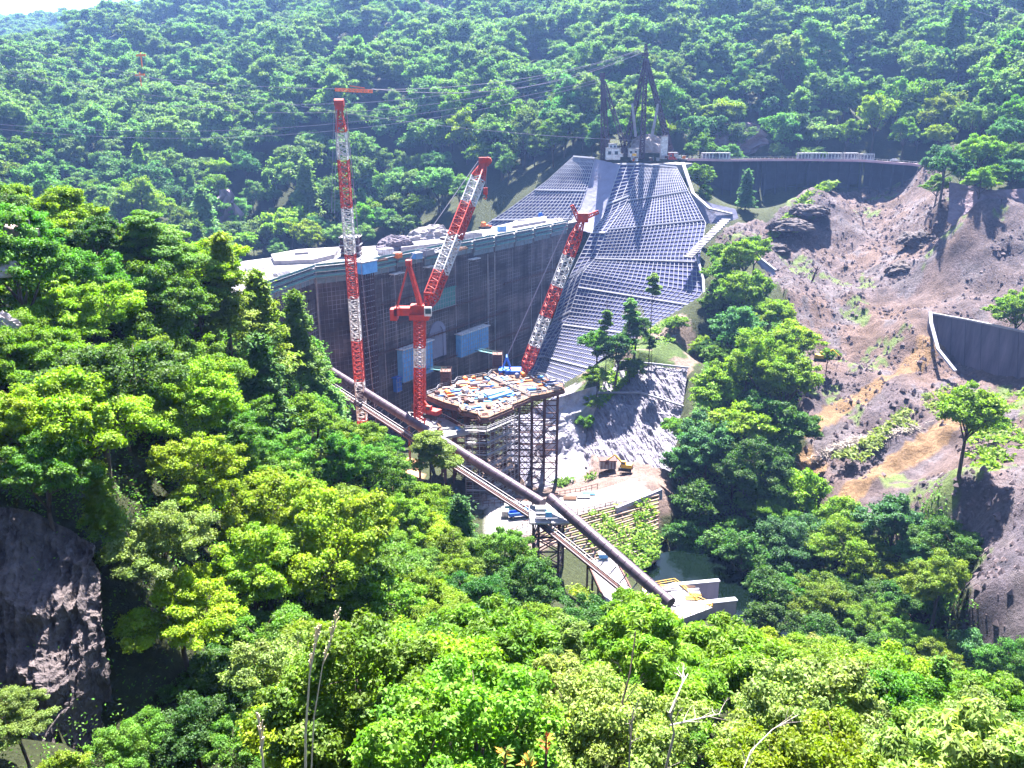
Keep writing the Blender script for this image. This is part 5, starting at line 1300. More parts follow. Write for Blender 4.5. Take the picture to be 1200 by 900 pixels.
# clutter on the decks
rc = random.Random(33)
cl_cols = ['orange', 'white', 'lightblue', 'timber', 'steel', 'rail', 'lightblue', 'rust', 'rust', 'timber', 'orange', 'blue', 'shot']
M['rail'] = mk('weathered_rail', (0.3, 0.2, 0.16), (0.14, 0.1, 0.085), 0.8, 0.9)
names = {'box': ('material_box', 'box'), 'stack': ('board_stack', 'stack'), 'tarp': ('tarp_bundle', 'tarp'), 'tank': ('water_tank', 'tank')}
seen_lab = {}
def clutter(poly, n, z, where, group):
    xs = [p.x for p in poly]; ys = [p.y for p in poly]; k = 0; tries = 0; used = []
    while k < n and tries < 2000:
        tries += 1; x, y = rc.uniform(min(xs), max(xs)), rc.uniform(min(ys), max(ys))
        if not inside_poly(Vector((x, y, 0)), poly) or not inside_poly(Vector((x + 1.6, y, 0)), poly) or not inside_poly(Vector((x - 1.6, y, 0)), poly): continue
        if any((x - a) ** 2 + (y - b) ** 2 < 2.2 for a, b in used): continue
        used.append((x, y)); kd = rc.choice(['box', 'stack', 'stack', 'stack', 'tarp', 'tank']); c = rc.choice(cl_cols); rz = .35 + rc.choice((0, 1.57)) + rc.gauss(0, .06); mb = MB(); mb.use(M[c])
        w_, l_, h_ = rc.uniform(.3, 1.0), rc.uniform(1.0, 3.4), rc.uniform(.2, .8)
        if kd == 'box':
            mb.box((x, y, z + h_ / 2), (l_, w_, h_), rz=rz); mb.use(M['steel']); mb.box((x, y, z + h_ + .05), (l_ + .15, w_ + .15, .1), rz=rz); mb.box((x, y, z + .1), (l_ + .1, w_ + .1, .14), rz=rz)
        elif kd == 'stack':
            for q in range(5): mb.box((x + rc.uniform(-.15, .15), y, z + .12 + q * h_ / 5), (l_ * 1.2, w_, h_ / 6), rz=rz + rc.uniform(-.1, .1))
        elif kd == 'tarp':
            rows = [[(x + l_ * .5 * math.cos(a) * math.sin(t) * (1 + .15 * math.sin(5 * a)), y + w_ * .6 * math.sin(a) * math.sin(t), z + h_ * math.cos(t)) for a in [6.2832 * i / 10 for i in range(11)]] for t in (0.05, .5, .9, 1.25, 1.57)]
            mb.grid(rows)
        else:
            v = Vector((math.cos(rz), math.sin(rz), 0)) * l_ / 2; c_ = Vector((x, y, z + .75)); mb.tube([c_ - v, c_ - v * .9, c_ + v * .9, c_ + v], [.45, .7, .7, .45], 12); mb.use(M['steel']); mb.box((x, y, z + .1), (l_ * .7, .9, .2), rz=rz)
        nm, cat = names[kd]; o = mb.build(nm)
        cn = {'timber': 'brown', 'lightblue': 'pale blue', 'steel': 'grey', 'rust': 'rusty', 'rail': 'tan', 'shot': 'slate grey'}.get(c, c)
        tag(o, f"{cn} {nm.replace('_', ' ')} {where}", cat, f"{cn} {nm.replace('_', ' ')} items {group}"); k += 1
clutter(deckA, 100, PZK, "on the crowded front deck of the timber platform", "on the front deck")
clutter(deckB, 45, PZK + .25, "on the rear platform deck beside the blue crawler crane", "on the rear deck")
mb = MB(); mb.use(M['lightblue']); q = [PZ(a, b, PZK + .3) for a, b in [(560, 462), (590, 456), (602, 461), (575, 469)]]; mb.prism([(p.x, p.y) for p in q], PZK + 0.05, PZK + .9); mb.use(M['white'])
q = [PZ(a, b, PZK + .9) for a, b in [(566, 461), (588, 457), (592, 459), (572, 465)]]; mb.prism([(p.x, p.y) for p in q], PZK + 0.92, PZK + 1.5); tag(mb.build("tarpaulin_pit"), "pale blue and white tarpaulin cover in the middle of the timber platform", "tarpaulin")
# lower slanting platform by the mast foot
mb = MB(); dk = [P(a, b, d) for a, b, d in [(478, 470, 240), (520, 460, 238), (550, 490, 226), (520, 502, 222), (490, 492, 228)]]; z = -83.5
mb.use(M['deckgrey']); mb.prism([(p.x, p.y) for p in dk], z - .8, z)
for p in dk: mb.use(M['rust']).beam((p.x, p.y, z - .8), (p.x, p.y, -112), 0.6); mb.use(M['steel']).beam((p.x, p.y, z), (p.x, p.y, z + 1.2), .12)
for a, b in zip(dk, dk[1:] + dk[:1]): mb.use(M['white']).beam((a.x, a.y, z + 1.2), (b.x, b.y, z + 1.2), .14)
tag(mb.build("mast_platform"), "grey lower platform around the foot of the central tower crane", "platform")
clutter(dk, 12, z, "on the lower platform around the central crane foot", "on the lower platform")
# rebar columns with teal walkways to the face
for px, py0, py1, d, lab, fx, fy in ((583, 437, 412, 268, "rusty rebar column standing on the timber platform, right one, with a walkway to the dam", 556, 410),
                             (523, 455, 431, 252, "rusty rebar column standing on the timber platform, left one, with a walkway to the dam", 500, 432)):
    a, b = P(px, py0 + 8, d), P(px, py1, d); root = thing("rebar_column", lab, "column", tuple(a)); mb = MB(); mb.use(M['bars'])
    for i in range(-3, 4):
        for j in range(-3, 4):
            if abs(i) == 3 or abs(j) == 3: mb.beam(a + Vector((i * .5, j * .5, 0)), b + Vector((i * .5, j * .5, 0)), .14)
    h = 0
    while h < (b - a).length - .5: mb.box(a + Vector((0, 0, h)), (3.3, 3.3, .16)); h += .9
    mb.build("rebar_cage", root)
    mb = MB(); mb.use(M['net']); f = on_face(fx, fy); t_ = b + Vector((0, 0, -1)); mb.beam(t_, f, 1.3, .2); 
    for s in (-.6, .6): mb.beam(t_ + Vector((0, s, .9)), f + Vector((0, s, .9)), .1)
    mb.build("walkway", root)
# red machine next to the central mast base
def small_machine(p, col, label, name="mobile_crane", rz=0.0, s=1.0):
    root = thing(name, label, "machine", tuple(p)); R3 = Matrix.Rotation(rz, 3, 'Z')
    def L(x, y, z): return Vector(p) + R3 @ Vector((x, y, z)) * s
    def bx(mb, c, sz): mb.box(L(*c), tuple(v * s for v in sz), rz=rz)
    mb = MB(); mb.use(M['rubber']); [bx(mb, (0, k * 1.25, .5), (4.2, .7, 1.0)) for k in (-1, 1)]; mb.build("track", root)
    mb = MB(); mb.use(M[col]); bx(mb, (-.4, 0, 1.6), (3.4, 2.5, 1.2)); mb.build("body", root)
    mb = MB(); mb.use(M[col]); bx(mb, (.6, .75, 2.6), (1.5, 1.0, 1.3)); cab_ = mb.build("cab", root); mb = MB(); mb.use(M['glass']); bx(mb, (1.37, .75, 2.7), (.05, .85, .9)); bx(mb, (.6, 1.27, 2.7), (1.1, .05, .8)); mb.build("window", cab_)
    mb = MB(); mb.use(M[col]); mb.beam(L(.9, -.4, 1.8), L(3.8, -.4, 4.6), .45 * s); mb.beam(L(3.8, -.4, 4.6), L(6.2, -.4, 2.4), .35 * s); mb.build("arm", root)
    mb = MB(); mb.use(M['rust']); mb.tube([L(6.2, -.9, 2.0), L(6.2, .1, 2.0)], .65 * s, 8); mb.box(L(6.3, -.4, 1.5), (.9 * s, 1.1 * s, .9 * s), rz=rz); mb.build("bucket", root)
    return root
small_machine(P(507, 487, 228) + Vector((0, 0, -.5)), 'red', "red machine on the lower platform beside the central crane foot", "excavator", 2.6, 1.1)

# ------------------------------------------------------------------ pipe conveyor
pc = thing("pipe_conveyor", "long dark purple conveyor pipe running diagonally down the valley, with cable trays under it", "pipe", tuple(P(640, 600, 185)))
q0, q1 = P(352, 412, 262), P(636, 590, 183); q2, q3 = P(645, 584, 182), P(786, 707, 150)
mb = MB(); mb.use(M['pipe']); mb.tube([q0, q1], [1.25, 1.25], 24); mb.build("upper_pipe", pc, smooth=False)
mb = MB(); mb.use(M['pipe']); mb.tube([q2, q3], [1.3, 1.3], 24); mb.build("lower_pipe", pc)
dv = (q1 - q0).normalized(); sd = dv.cross(Vector((0, 0, 1))).normalized()
mb = MB(); mb.use(M['pipe'])
nj = 42
for i in range(nj):
    a = q0.lerp(q1, i / nj); mb.tube([a - dv * .07, a + dv * .07], [1.32, 1.32], 20)
for i in range(18):
    a = q2.lerp(q3, i / 18); d2 = (q3 - q2).normalized(); mb.tube([a - d2 * .07, a + d2 * .07], [1.37, 1.37], 20)
mb.build("flange", pc)
mb = MB()
for k, (o, r_, mt) in enumerate(((2.1, .22, 'darksteel'), (2.6, .28, 'steel'), (3.4, .5, 'darksteel'))):
    off = Vector((sd.x, sd.y, 0)) * o * -1 * 1 + Vector((0, 0, -1.9 - .5 * k)); 
    if off.y > 0: off = Vector((-off.x, -off.y, off.z))
    mb.use(M[mt]); e1 = q1 + dv * 0; mb.beam(q0 + off, e1 + off, r_ * 1.6, r_); mb.beam(q1 + off, q3 + off, r_ * 1.6, r_)
mb.build("cable_tray", pc)
mb = MB(); mb.use(M['rust']); off = Vector((-sd.x, -sd.y, 0)) * 2.7; off = off if off.y < 0 else -off; off.z = -2.6
mb.beam(q0 + off, q1 + off, 1.3, .15); mb.beam(q1 + off, q3 + off, 1.3, .15)
for a_, b_ in ((q0, q1), (q1, q3)):
    n = int((b_ - a_).length / 3)
    for i in range(n + 1): c = a_.lerp(b_, i / n) + off; mb.use(M['steel']).beam(c, c + Vector((0, 0, 1.2)), .1); mb.beam(c, c - off + Vector((0, 0, off.z * .5)), .22)
    mb.beam(a_ + off + Vector((0, 0, 1.2)), b_ + off + Vector((0, 0, 1.2)), .1)
mb.build("walkway", pc)
# trestle tower
tt = thing("trestle_tower", "dark steel lattice trestle tower carrying the joint of the big pipe", "tower", tuple(P(643, 665, 181)))
zt = P(640, 604, 181).z; zb = -103.5
c = P(643, 610, 181); mb = MB(); mb.use(M['darksteel']); cs = [(c.x + i * 3.0 + j * .8, c.y + j * 3.6) for i, j in ((-1, -1), (1, -1), (1, 1), (-1, 1))]
nb = 4
for i in range(4):
    lb = MB(); lb.use(M['darksteel']); lb.beam((*cs[i], zb - 2), (*cs[i], zt), .5); lb.build("leg", tt)
    a, b = cs[i], cs[(i + 1) % 4]
    for k in range(nb):
        z0 = zb + (zt - zb) * k / nb; z1 = zb + (zt - zb) * (k + 1) / nb
        mb.beam((*a, z1), (*b, z1), .3); mb.beam((*a, z0), (*b, z1), .24); mb.beam((*b, z0), (*a, z1), .24)
mb.build("bracing", tt)
mb = MB(); mb.use(M['deckgrey']); mb.box((c.x, c.y, zt + .2), (9.5, 9.5, .4)); mb.use(M['steel'])
for i, j in ((-1, -1), (1, -1), (1, 1), (-1, 1), (0, -1), (0, 1)): mb.beam((c.x + i * 4.6, c.y + j * 4.6, zt + .3), (c.x + i * 4.6, c.y + j * 4.6, zt + 1.5), .12)
for j in (-1, 1): mb.beam((c.x - 4.6, c.y + j * 4.6, zt + 1.5), (c.x + 4.6, c.y + j * 4.6, zt + 1.5), .12); mb.beam((c.x + j * 4.6, c.y - 4.6, zt + 1.5), (c.x + j * 4.6, c.y + 4.6, zt + 1.5), .12)
mb.build("top_deck", tt)
mb = MB(); mb.use(M['white']); e = P(634, 597, 180); mb.box(e + Vector((0, -1, .2)), (2.6, 2.0, 1.8)); mb.use(M['lightblue']); mb.box(e + Vector((1.7, -2, -.1)), (1.6, 1.4, 1.3)); mb.use(M['steel']); mb.tube([e + Vector((-1.2, -2.4, 0)), e + Vector((1.0, -2.4, 0))], .5, 10)
tag(mb.build("drive_unit"), "white and pale blue drive unit on the trestle deck at the gap in the pipe", "machine")
# pale ramp on posts
r0, r1 = P(704, 656, 176), P(728, 706, 160); mb = MB(); rp = thing("access_ramp", "pale flat ramp on brown posts beside the lower end of the big pipe", "ramp", tuple(r0 + Vector((0, 0, -6))))
mb.use(M['concrete']); mb.beam(r0, r1, 6.5, .4); mb.build("ramp_deck", rp)
for s in (-1, 1):
    mb = MB(); mb.use(M['rust']); mb.beam(r0 + Vector((s * 3.5, 0, .1)), r1 + Vector((s * 3.5, 0, .1)), .35, .9); mb.build("side_beam", rp)
for s in (-1, 1):
    for t in (.03, .3, .6):
        mb = MB(); mb.use(M['rust']); a = r0.lerp(r1, t) + Vector((s * 3.2, 0, -.3)); mb.beam(a, (a.x, a.y, a.z - 9), .45); mb.build("post", rp)
mb = MB(); mb.use(M['lightblue']); mb.box(r0 + Vector((.6, .4, .9)), (2.2, 1.2, 1.0)); mb.use(M['steel']); mb.box(r0 + Vector((.6, .4, 1.45)), (2.4, 1.4, .1)); tag(mb.build("control_box"), "small blue-grey box on the top end of the pale ramp", "box")
# foot works of the pipe with railings, concrete walls in the river
mb = MB(); mb.use(M['concrete']); pl = [PZ(a, b, -103) for a, b in [(752, 690), (790, 683), (800, 690), (815, 703), (835, 712), (800, 725), (765, 715)]]; mb.prism([(p.x, p.y) for p in pl], -112, -103)
tag(mb.build("pump_platform"), "cluttered pale concrete platform at the lower end of the big pipe", "platform")
mb = MB(); mb.use(M['yellow'])
for i in range(len(pl)):
    a, b = pl[i], pl[(i + 1) % len(pl)]; n = max(1, int((b - a).length / 1.8))
    for k in range(n): q = a.lerp(b, k / n); mb.beam(q, q + Vector((0, 0, 1.2)), .12)
    for h in (.6, 1.2): mb.beam(a + Vector((0, 0, h)), b + Vector((0, 0, h)), .1)
tag(mb.build("guard_railing"), "pale yellow guard railing around the concrete platform at the pipe end", "railing")
M['wallc'] = mk("stained_wall_concrete", (0.33, 0.3, 0.36), (0.17, 0.15, 0.2), 0.25, 0.92, 0.04, 2, stretch=(1, 1, .15))
def river_wall(a, b, h, th, label):
    root = thing("river_wall", label, "wall", tuple((a + b) / 2 - Vector((0, 0, h)))); mb = MB(); mb.use(M['wallc']); d = fdir(a, b); o = Vector((-d.y, d.x, 0)) * th / 2
    pp = [a - o, b - o, b + o, a + o]; mb.prism([(p.x, p.y) for p in pp], a.z - h, a.z); mb.build("wall_body", root)
    mb = MB(); mb.use(M['frame']); o2 = o * 1.3; pp = [a - o2 - d * .2, b - o2 + d * .2, b + o2 + d * .2, a + o2 - d * .2]; mb.prism([(p.x, p.y) for p in pp], a.z, a.z + .35); mb.build("coping", root)
za = -104
river_wall(PZ(789, 686, za), PZ(842, 681, za), 8, 1.0, "upper concrete wall standing in the green pool")
river_wall(PZ(808, 709, za - .5), PZ(862, 703, za - .5), 8, 1.2, "lower shaded concrete wall in front of the pool")
mb = MB(); rc2 = random.Random(4)
for k in range(14):
    q = PZ(rc2.uniform(765, 815), rc2.uniform(688, 712), -103); c_ = rc2.choice(['white', 'timber', 'steel', 'yellow', 'concrete']); mb = MB(); mb.use(M[c_])
    for s in range(4): mb.beam(q + Vector((-1.4, s * .3, .15 + .1 * s)), q + Vector((1.4, s * .3 + rc2.uniform(-.4, .4), .15 + .1 * s)), .22)
    tag(mb.build("plank_stack"), f"{dict(timber='brown', steel='grey', concrete='pale grey').get(c_, c_)} planks loosely stacked on the concrete platform at the pipe end", "stack", "plank stacks at the pipe end")

# ------------------------------------------------------------------ terraced crib wall below the site road
crib = thing("crib_wall", "terraced slope of long horizontal timber rails with weeds, below the curved site road", "retaining wall", tuple(P(690, 660, 190)))
C0 = [P(606, 627, 197), P(680, 603, 206), P(772, 580, 218)]; C1 = [P(655, 690, 180), P(712, 692, 182), P(770, 655, 197)]
nr = 15
mb = MB(); gb = MB(); gb.use(mk("weedy_soil", (0.16, 0.13, 0.07), (0.06, 0.09, 0.025), 0.5, 0.95, 0.3, 1.2))
gb.grid([[(across(C0, u / 16).lerp(across(C1, u / 16), k / 20)) + Vector((0, 0.5, -.4)) for u in range(17)] for k in range(21)]); gb.build("weedy_soil", crib)
mb.use(M['rail'])
for k in range(nr + 1):
    for u in range(16):
        a = across(C0, u / 16).lerp(across(C1, u / 16), k / nr); b = across(C0, (u + 1) / 16).lerp(across(C1, (u + 1) / 16), k / nr); mb.beam(a + Vector((0, -.2, 0)), b + Vector((0, -.2, 0)), .35, .45)
mb.build("rail", crib)
mb = MB(); mb.use(M['rust'])
for u in range(0, 17, 2): mb.beam(across(C0, u / 16) + Vector((0, -.1, -.2)), across(C1, u / 16) + Vector((0, -.1, -.2)), .3)
mb.build("post", crib)
# weeds on it
def weeds(name, rows, n, size, colr, label, seed):
    rg = np.random.default_rng(seed); L = []
    for i in range(n):
        u, v = rg.random(), rg.random() ** .8; i0 = min(int(v * (len(rows) - 1)), len(rows) - 2); t = v * (len(rows) - 1) - i0
        p = across(rows[i0], u).lerp(across(rows[i0 + 1], u), t)
        if vnoise(np.array([p.x / 4]), np.array([p.y / 4]), seed)[0] < .42: continue
        for q in range(9): L.append((p.x + rg.normal() * .6, p.y + rg.normal() * .6, p.z + abs(rg.normal()) * .6))
    Cc_ = np.array(L); c0 = Cc_.mean(0); N = rg.normal(size=Cc_.shape) * .5 + np.array((0, -.3, .8))
    me = leaf_mesh(name, Cc_ - c0, N, size, rg.random(len(L)), rg.random(len(L)), 2.0, seed); o = bpy.data.objects.new(name, me); COL.objects.link(o); o.location = tuple(float(v) for v in c0); o.color = colr
    tag(o, label, "weeds", kind="stuff")
weeds("crib_weeds", [[across(C0, .45), across(C0, .7), C0[2]], [across(C0, .5).lerp(across(C1, .5), .55), across(C0, .8).lerp(across(C1, .8), .5), C0[2].lerp(C1[2], .5)], [C1[1], across(C1, .75), C1[2]]], 420, .55, CLR['L'], "yellow-green weeds overgrowing the lower part of the crib wall", 3)
weeds("bank_weeds", [[P(600, 640, 190), P(615, 640, 190)], [P(640, 690, 174), P(670, 690, 176)], [P(690, 720, 160), P(712, 700, 166)]], 300, .5, CLR['Y'], "bright grass and weeds on the bank around the trestle tower foot", 4)
weeds("mound_weeds", [[P(750, 385, 322), P(800, 370, 330)], [P(715, 430, 300), P(790, 400, 315)], [P(690, 500, 275), P(735, 440, 293)]], 500, .7, CLR['L'], "bright bushes and weeds covering the mound beside the shotcrete wall", 5)
weeds("knob_weeds", [[P(968, 212, 442), P(985, 214, 442)], [P(935, 235, 426), P(960, 232, 430)], [P(895, 285, 392), P(925, 270, 402)]], 350, 1.0, CLR['L'], "grass strip along the crest of the rocky knob", 6)
weeds("debris_weeds", [[P(1070, 470, 260), P(1120, 450, 268)], [P(1000, 525, 242), P(1090, 490, 250)], [P(960, 545, 236), P(1010, 540, 235)]], 300, .7, CLR['P'], "pale weeds between the ochre tracks", 7)
weeds("bank_grass", [[P(1140, 465, 255), P(1210, 455, 258)], [P(1130, 485, 240), P(1210, 500, 235)], [P(1140, 560, 195), P(1210, 540, 205)]], 500, .7, CLR['Y'], "yellow-green grass below the large retaining wall", 8)
weeds("works_weeds", [[P(650, 565, 248), P(690, 545, 250)], [P(640, 575, 242), P(700, 560, 240)]], 120, .6, CLR['L'], "small green weeds at the foot of the shotcrete wall", 9)
# long kerb wall and fences of the site road
mb = MB(); mb.use(M['wallc']); a, b = P(722, 600, 209), P(775, 578, 220); mb.beam(a + Vector((0, 0, -.2)), b + Vector((0, 0, -.2)), .8, 3.2); tag(mb.build("parapet_wall"), "pale concrete parapet at the right end of the curved site road", "parapet")
def fence_line(pts_, label, col='rust', h=1.4, step=1.6, z=None, name="site_fence"):
    mb = MB(); mb.use(M[col]); pts_ = [Vector(p) for p in pts_]
    for a, b in zip(pts_[:-1], pts_[1:]):
        n = max(1, int((b - a).length / step))
        for k in range(n + 1): q = a.lerp(b, k / n); mb.beam(q - Vector((0, 0, .4)), q + Vector((0, 0, h)), .16)
        for hh in (.5, h): mb.beam(a + Vector((0, 0, hh)), b + Vector((0, 0, hh)), .13)
    tag(mb.build(name), label, "fence")
RZ = -100.3
fence_line([PZ(a, b, RZ) for a, b in [(598, 635), (600, 622), (612, 617), (650, 606), (690, 600), (722, 592)]], "rusty fence along the inner edge of the curved site road")
fence_line([PZ(a, b, RZ) for a, b in [(566, 592), (600, 590), (625, 592)]], "rusty fence behind the blue vehicle")
fence_line([PZ(a, b, RZ) for a, b in [(650, 582), (680, 577), (700, 572)]], "short rusty fence in the middle of the works area")
# vehicles and material by the road
def small_truck(p, col, rz, label, name="small_truck"):
    root = thing(name, label, "truck", tuple(p), 0); R3 = Matrix.Rotation(rz, 3, 'Z')
    def L(x, y, z): return Vector(p) + R3 @ Vector((x, y, z))
    mb = MB(); mb.use(M[col]); mb.box(L(1.9, 0, 1.4), (1.6, 2.1, 1.7), rz=rz); mb.use(M['glass']); mb.box(L(2.72, 0, 1.7), (.06, 1.8, .7), rz=rz); mb.box(L(1.9, 0, 1.75), (1.1, 2.14, .55), rz=rz); mb.build("cab", root)
    mb = MB(); mb.use(M[col]); mb.box(L(-1, 0, .95), (4.2, 2.1, .25), rz=rz); [mb.box(L(-1, s * 1.0, 1.4), (4.2, .1, .7), rz=rz) for s in (-1, 1)]; mb.box(L(-3.05, 0, 1.4), (.1, 2.1, .7), rz=rz); mb.build("load_bed", root)
    for x in (1.9, -2.0):
        for s in (-1, 1): mb = MB(); mb.use(M['rubber']); mb.tube([L(x, s * .85, .45), L(x, s * 1.1, .45)], .45, 14); wh_ = mb.build("wheel", root); mb = MB(); mb.use(M['steel']); mb.tube([L(x, s * 1.1, .45), L(x, s * 1.13, .45)], .22, 10); mb.build("rim", wh_)
small_truck(PZ(609, 606, RZ), 'blue', .2, "blue small truck parked on the pale road left of the trestle tower")
def barrel_box(px, py, col, label, cat='container', l=2.4):
    p = PZ(px, py, RZ); mb = MB(); mb.use(M[col]); mb.box(p + Vector((0, 0, .9)), (l, 1.8, 1.6)); mb.use(M['steel']); mb.box(p + Vector((0, 0, 1.75)), (l + .2, 2.0, .12)); [mb.box(p + Vector((x * l / 2.2, 0, .9)), (.12, 1.9, 1.7)) for x in (-1, 0, 1)]
    tag(mb.build("site_container"), label, cat)
barrel_box(598, 598, 'teal', "teal container behind the blue truck", l=3)
barrel_box(606, 596, 'lightblue', "pale blue container between the teal one and the orange one")
barrel_box(617, 597, 'orange', "orange container beside the trestle tower top")
barrel_box(592, 605, 'white', "white bin at the edge of the pale road", l=1.8)
for k, (px, py, c_) in enumerate([(675, 582, 'white'), (684, 584, 'steel'), (690, 580, 'lightblue'), (668, 586, 'timber')]):
    p = PZ(px, py, RZ); mb = MB(); mb.use(M[c_]); [mb.beam(p + Vector((-1.8, i * .4, .2 + .15 * (i % 2))), p + Vector((1.8, i * .4, .2 + .15 * (i % 2))), .3) for i in range(5)]
    tag(mb.build("beam_pile"), ["white", "grey", "pale blue", "brown"][k] + " beam pile on the road inside the works area right of the pipe joint", "pile")
small_machine(P(733, 552, 240) + Vector((0, 0, .4)), 'yellow', "old yellow excavator at the foot of the shotcrete wall", "excavator", 2.8, .95)
p = P(712, 548, 244); mb = MB(); mb.use(M['steel']); mb.box(p + Vector((0, 0, 1.4)), (5, 3, 2.6)); mb.use(M['rust']); mb.box(p + Vector((0, 0, 2.8)), (5.3, 3.3, .3)); [mb.box(p + Vector((x, -1.55, 1.4)), (.2, .1, 2.4)) for x in (-2, -1, 0, 1, 2)]
tag(mb.build("steel_hopper"), "grey steel hopper box left of the old yellow excavator", "hopper")
small_machine(P(961, 424, 290) + Vector((0, 0, .4)), 'yellow', "yellow excavator at the upper bend of the haul track beside the yellow-green tree", "excavator", -.4, 1.0)

# ------------------------------------------------------------------ masts and huts on the top of the slope
def a_leg(mb, a, b, w0=2.1, w1=1.3): lattice(mb, a, b, w0, w1, 16, .55, tb=.34)
mt_ = thing("cableway_mast", "tall dark three-legged lattice mast above the lattice slope", "mast", tuple(P(752, 186, 440)))
tp = P(757, 52, 440)
for px, py, d in ((731, 182, 444), (752, 186, 434), (786, 178, 446)):
    mb = MB(); mb.use(M['darksteel']); a_leg(mb, P(px, py, d), P(757, 70, 440)); mb.build("leg", mt_)
mb = MB(); mb.use(M['darksteel']); lattice(mb, P(757, 74, 440), tp, 1.6, .8, 5, .4); mb.box(P(756, 64, 440), (3.4, 2, 1.6)); mb.build("mast_head", mt_)
for a, b in ((745, 741), (764, 771)): mb = MB(); mb.use(M['steel']); a_leg(mb, P(a, 160, 441), P(b, 122, 441), .7, .5); mb.build("strut", mt_)
m2_ = thing("cableway_mast", "shorter dark lattice mast with leaning strut left of the three-legged mast", "mast", tuple(P(710, 188, 442)))
for a, b in (((707, 188, 442), (706, 88, 442)), ((713, 188, 444), (706, 92, 442)), ((734, 180, 440), (708, 96, 442))):
    mb = MB(); mb.use(M['darksteel']); a_leg(mb, P(*a), P(*b)); mb.build("leg", m2_)
mb = MB(); mb.use(M['darksteel']); mb.box(P(706, 88, 442), (2.6, 2, 2)); mb.build("mast_head", m2_)
def hut(px, py, d, w_, h_, col, label, name="site_hut", l_=None):
    p = P(px, py, d); root = thing(name, label, "hut", tuple(p)); mb = MB(); mb.use(M[col]); mb.box(p + Vector((0, 0, h_ / 2)), (w_, l_ or w_ * .8, h_)); mb.build("wall", root)
    mb = MB(); mb.use(M['steel']); mb.box(p + Vector((0, 0, h_ + .15)), (w_ + .6, (l_ or w_ * .8) + .6, .3)); mb.build("roof", root)
    yy = -(l_ or w_ * .8) / 2 - .03
    for s in (-.28, .2): mb = MB(); mb.use(M['steel']); mb.box(p + Vector((s * w_, yy, h_ * .6)), (w_ * .26, .08, h_ * .34)); wi_ = mb.build("window", root); mb = MB(); mb.use(M['glass']); mb.box(p + Vector((s * w_, yy - .05, h_ * .6)), (w_ * .2, .05, h_ * .26)); mb.build("pane", wi_)
    return root
hut(718, 187, 436, 7, 5.5, 'white', "white hut at the foot of the shorter dark mast", l_=5)
hut(718, 176, 437, 4, 3, 'white', "small white cabin on top of the white hut", l_=3)
hut(742, 184, 437, 5, 4, 'white', "pale cabin between the two dark masts")
hut(788, 187, 434, 4, 3.2, 'red', "small red hut at the top right corner of the lattice slope")
mb = MB(); mb.use(M['white']); mb.box(P(778, 173, 436), (3.2, 3, 11)); mb.use(M['steel']); mb.box(P(778, 160, 436), (3.8, 3.6, .4)); [mb.box(P(778, 165 + 6 * i, 436) + Vector((0, -1.55, 0)), (3.3, .1, .15)) for i in range(4)]
tag(mb.build("white_silo"), "tall white silo block left of the small red hut", "silo")
mb = MB(); mb.use(M['concrete']); tp_ = [P(a, b, d) for a, b, d in [(700, 189, 440), (745, 191, 434), (800, 193, 428), (812, 186, 446), (780, 182, 462), (700, 182, 460)]]; mb.prism([(p.x, p.y) for p in tp_], -24, -17.2)
tag(mb.build("summit_platform"), "concrete platform on the summit of the lattice slope under the masts", "platform")
lump("rock_dome", 757, 178, 0, 9, 7, 8.5, M['rockpale'], "grey shotcrete dome between the masts and the white silo", "rock dome", 8, d=447)
rp_ = random.Random(8)
for k in range(12):
    px = rp_.uniform(724, 806); p = P(px, rp_.uniform(183, 189), 432); c_ = rp_.choice(['white', 'orange', 'yellow', 'steel', 'white', 'rust']); mb = MB(); mb.use(M[c_])
    mb.box(p + Vector((0, 0, .7)), (rp_.uniform(1.2, 2.6), 1.4, 1.3)); mb.use(M['steel']); mb.box(p + Vector((0, 0, 1.45)), (2.0, 1.6, .12)); mb.beam(p + Vector((1.3, 0, 0)), p + Vector((1.3, 0, 2)), .15)
    tag(mb.build("material_crate"), "small crate among the material on the summit platform under the masts", "crate", "crates on the summit platform")

# ------------------------------------------------------------------ viaduct road
via = thing("viaduct", "slender road viaduct with pink parapet edge on dark columns across the debris basin", "viaduct", tuple(P(940, 190, 470)))
VL = [P(805, 187, 452), P(850, 188, 458), P(900, 187.5, 466), P(950, 187.5, 470), P(1010, 188.5, 466), P(1072, 193, 448), P(1105, 198, 430)]
M['pinkedge'] = mk("pink_parapet", (0.5, 0.3, 0.33), (0.34, 0.2, 0.23), 0.3, 0.8)
def offset(a, b, o): d = fdir(a, b); return Vector((-d.y, d.x, 0)) * o
mb = MB(); mb.use(M['concrete']); eb = MB(); eb.use(M['pinkedge']); rb_ = MB(); rb_.use(M['white'])
for a, b in zip(VL[:-1], VL[1:]):
    o = offset(a, b, 4.0); mb.beam(a + o, b + o, 9.4, .8); e = offset(a, b, -.9); eb.beam(a + e + Vector((0, 0, .1)), b + e + Vector((0, 0, .1)), .5, 1.2)
    n = int((b - a).length / 2.5)
    for k in range(n): q = a.lerp(b, k / n) + e; rb_.beam(q + Vector((0, 0, .7)), q + Vector((0, 0, 1.6)), .12)
    rb_.beam(a + e + Vector((0, 0, 1.6)), b + e + Vector((0, 0, 1.6)), .12)
mb.build("deck", via); eb.build("parapet", via); rb_.build("guard_rail", via)
mb = MB(); 
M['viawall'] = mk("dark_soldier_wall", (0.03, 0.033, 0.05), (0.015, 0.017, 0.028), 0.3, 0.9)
back = []
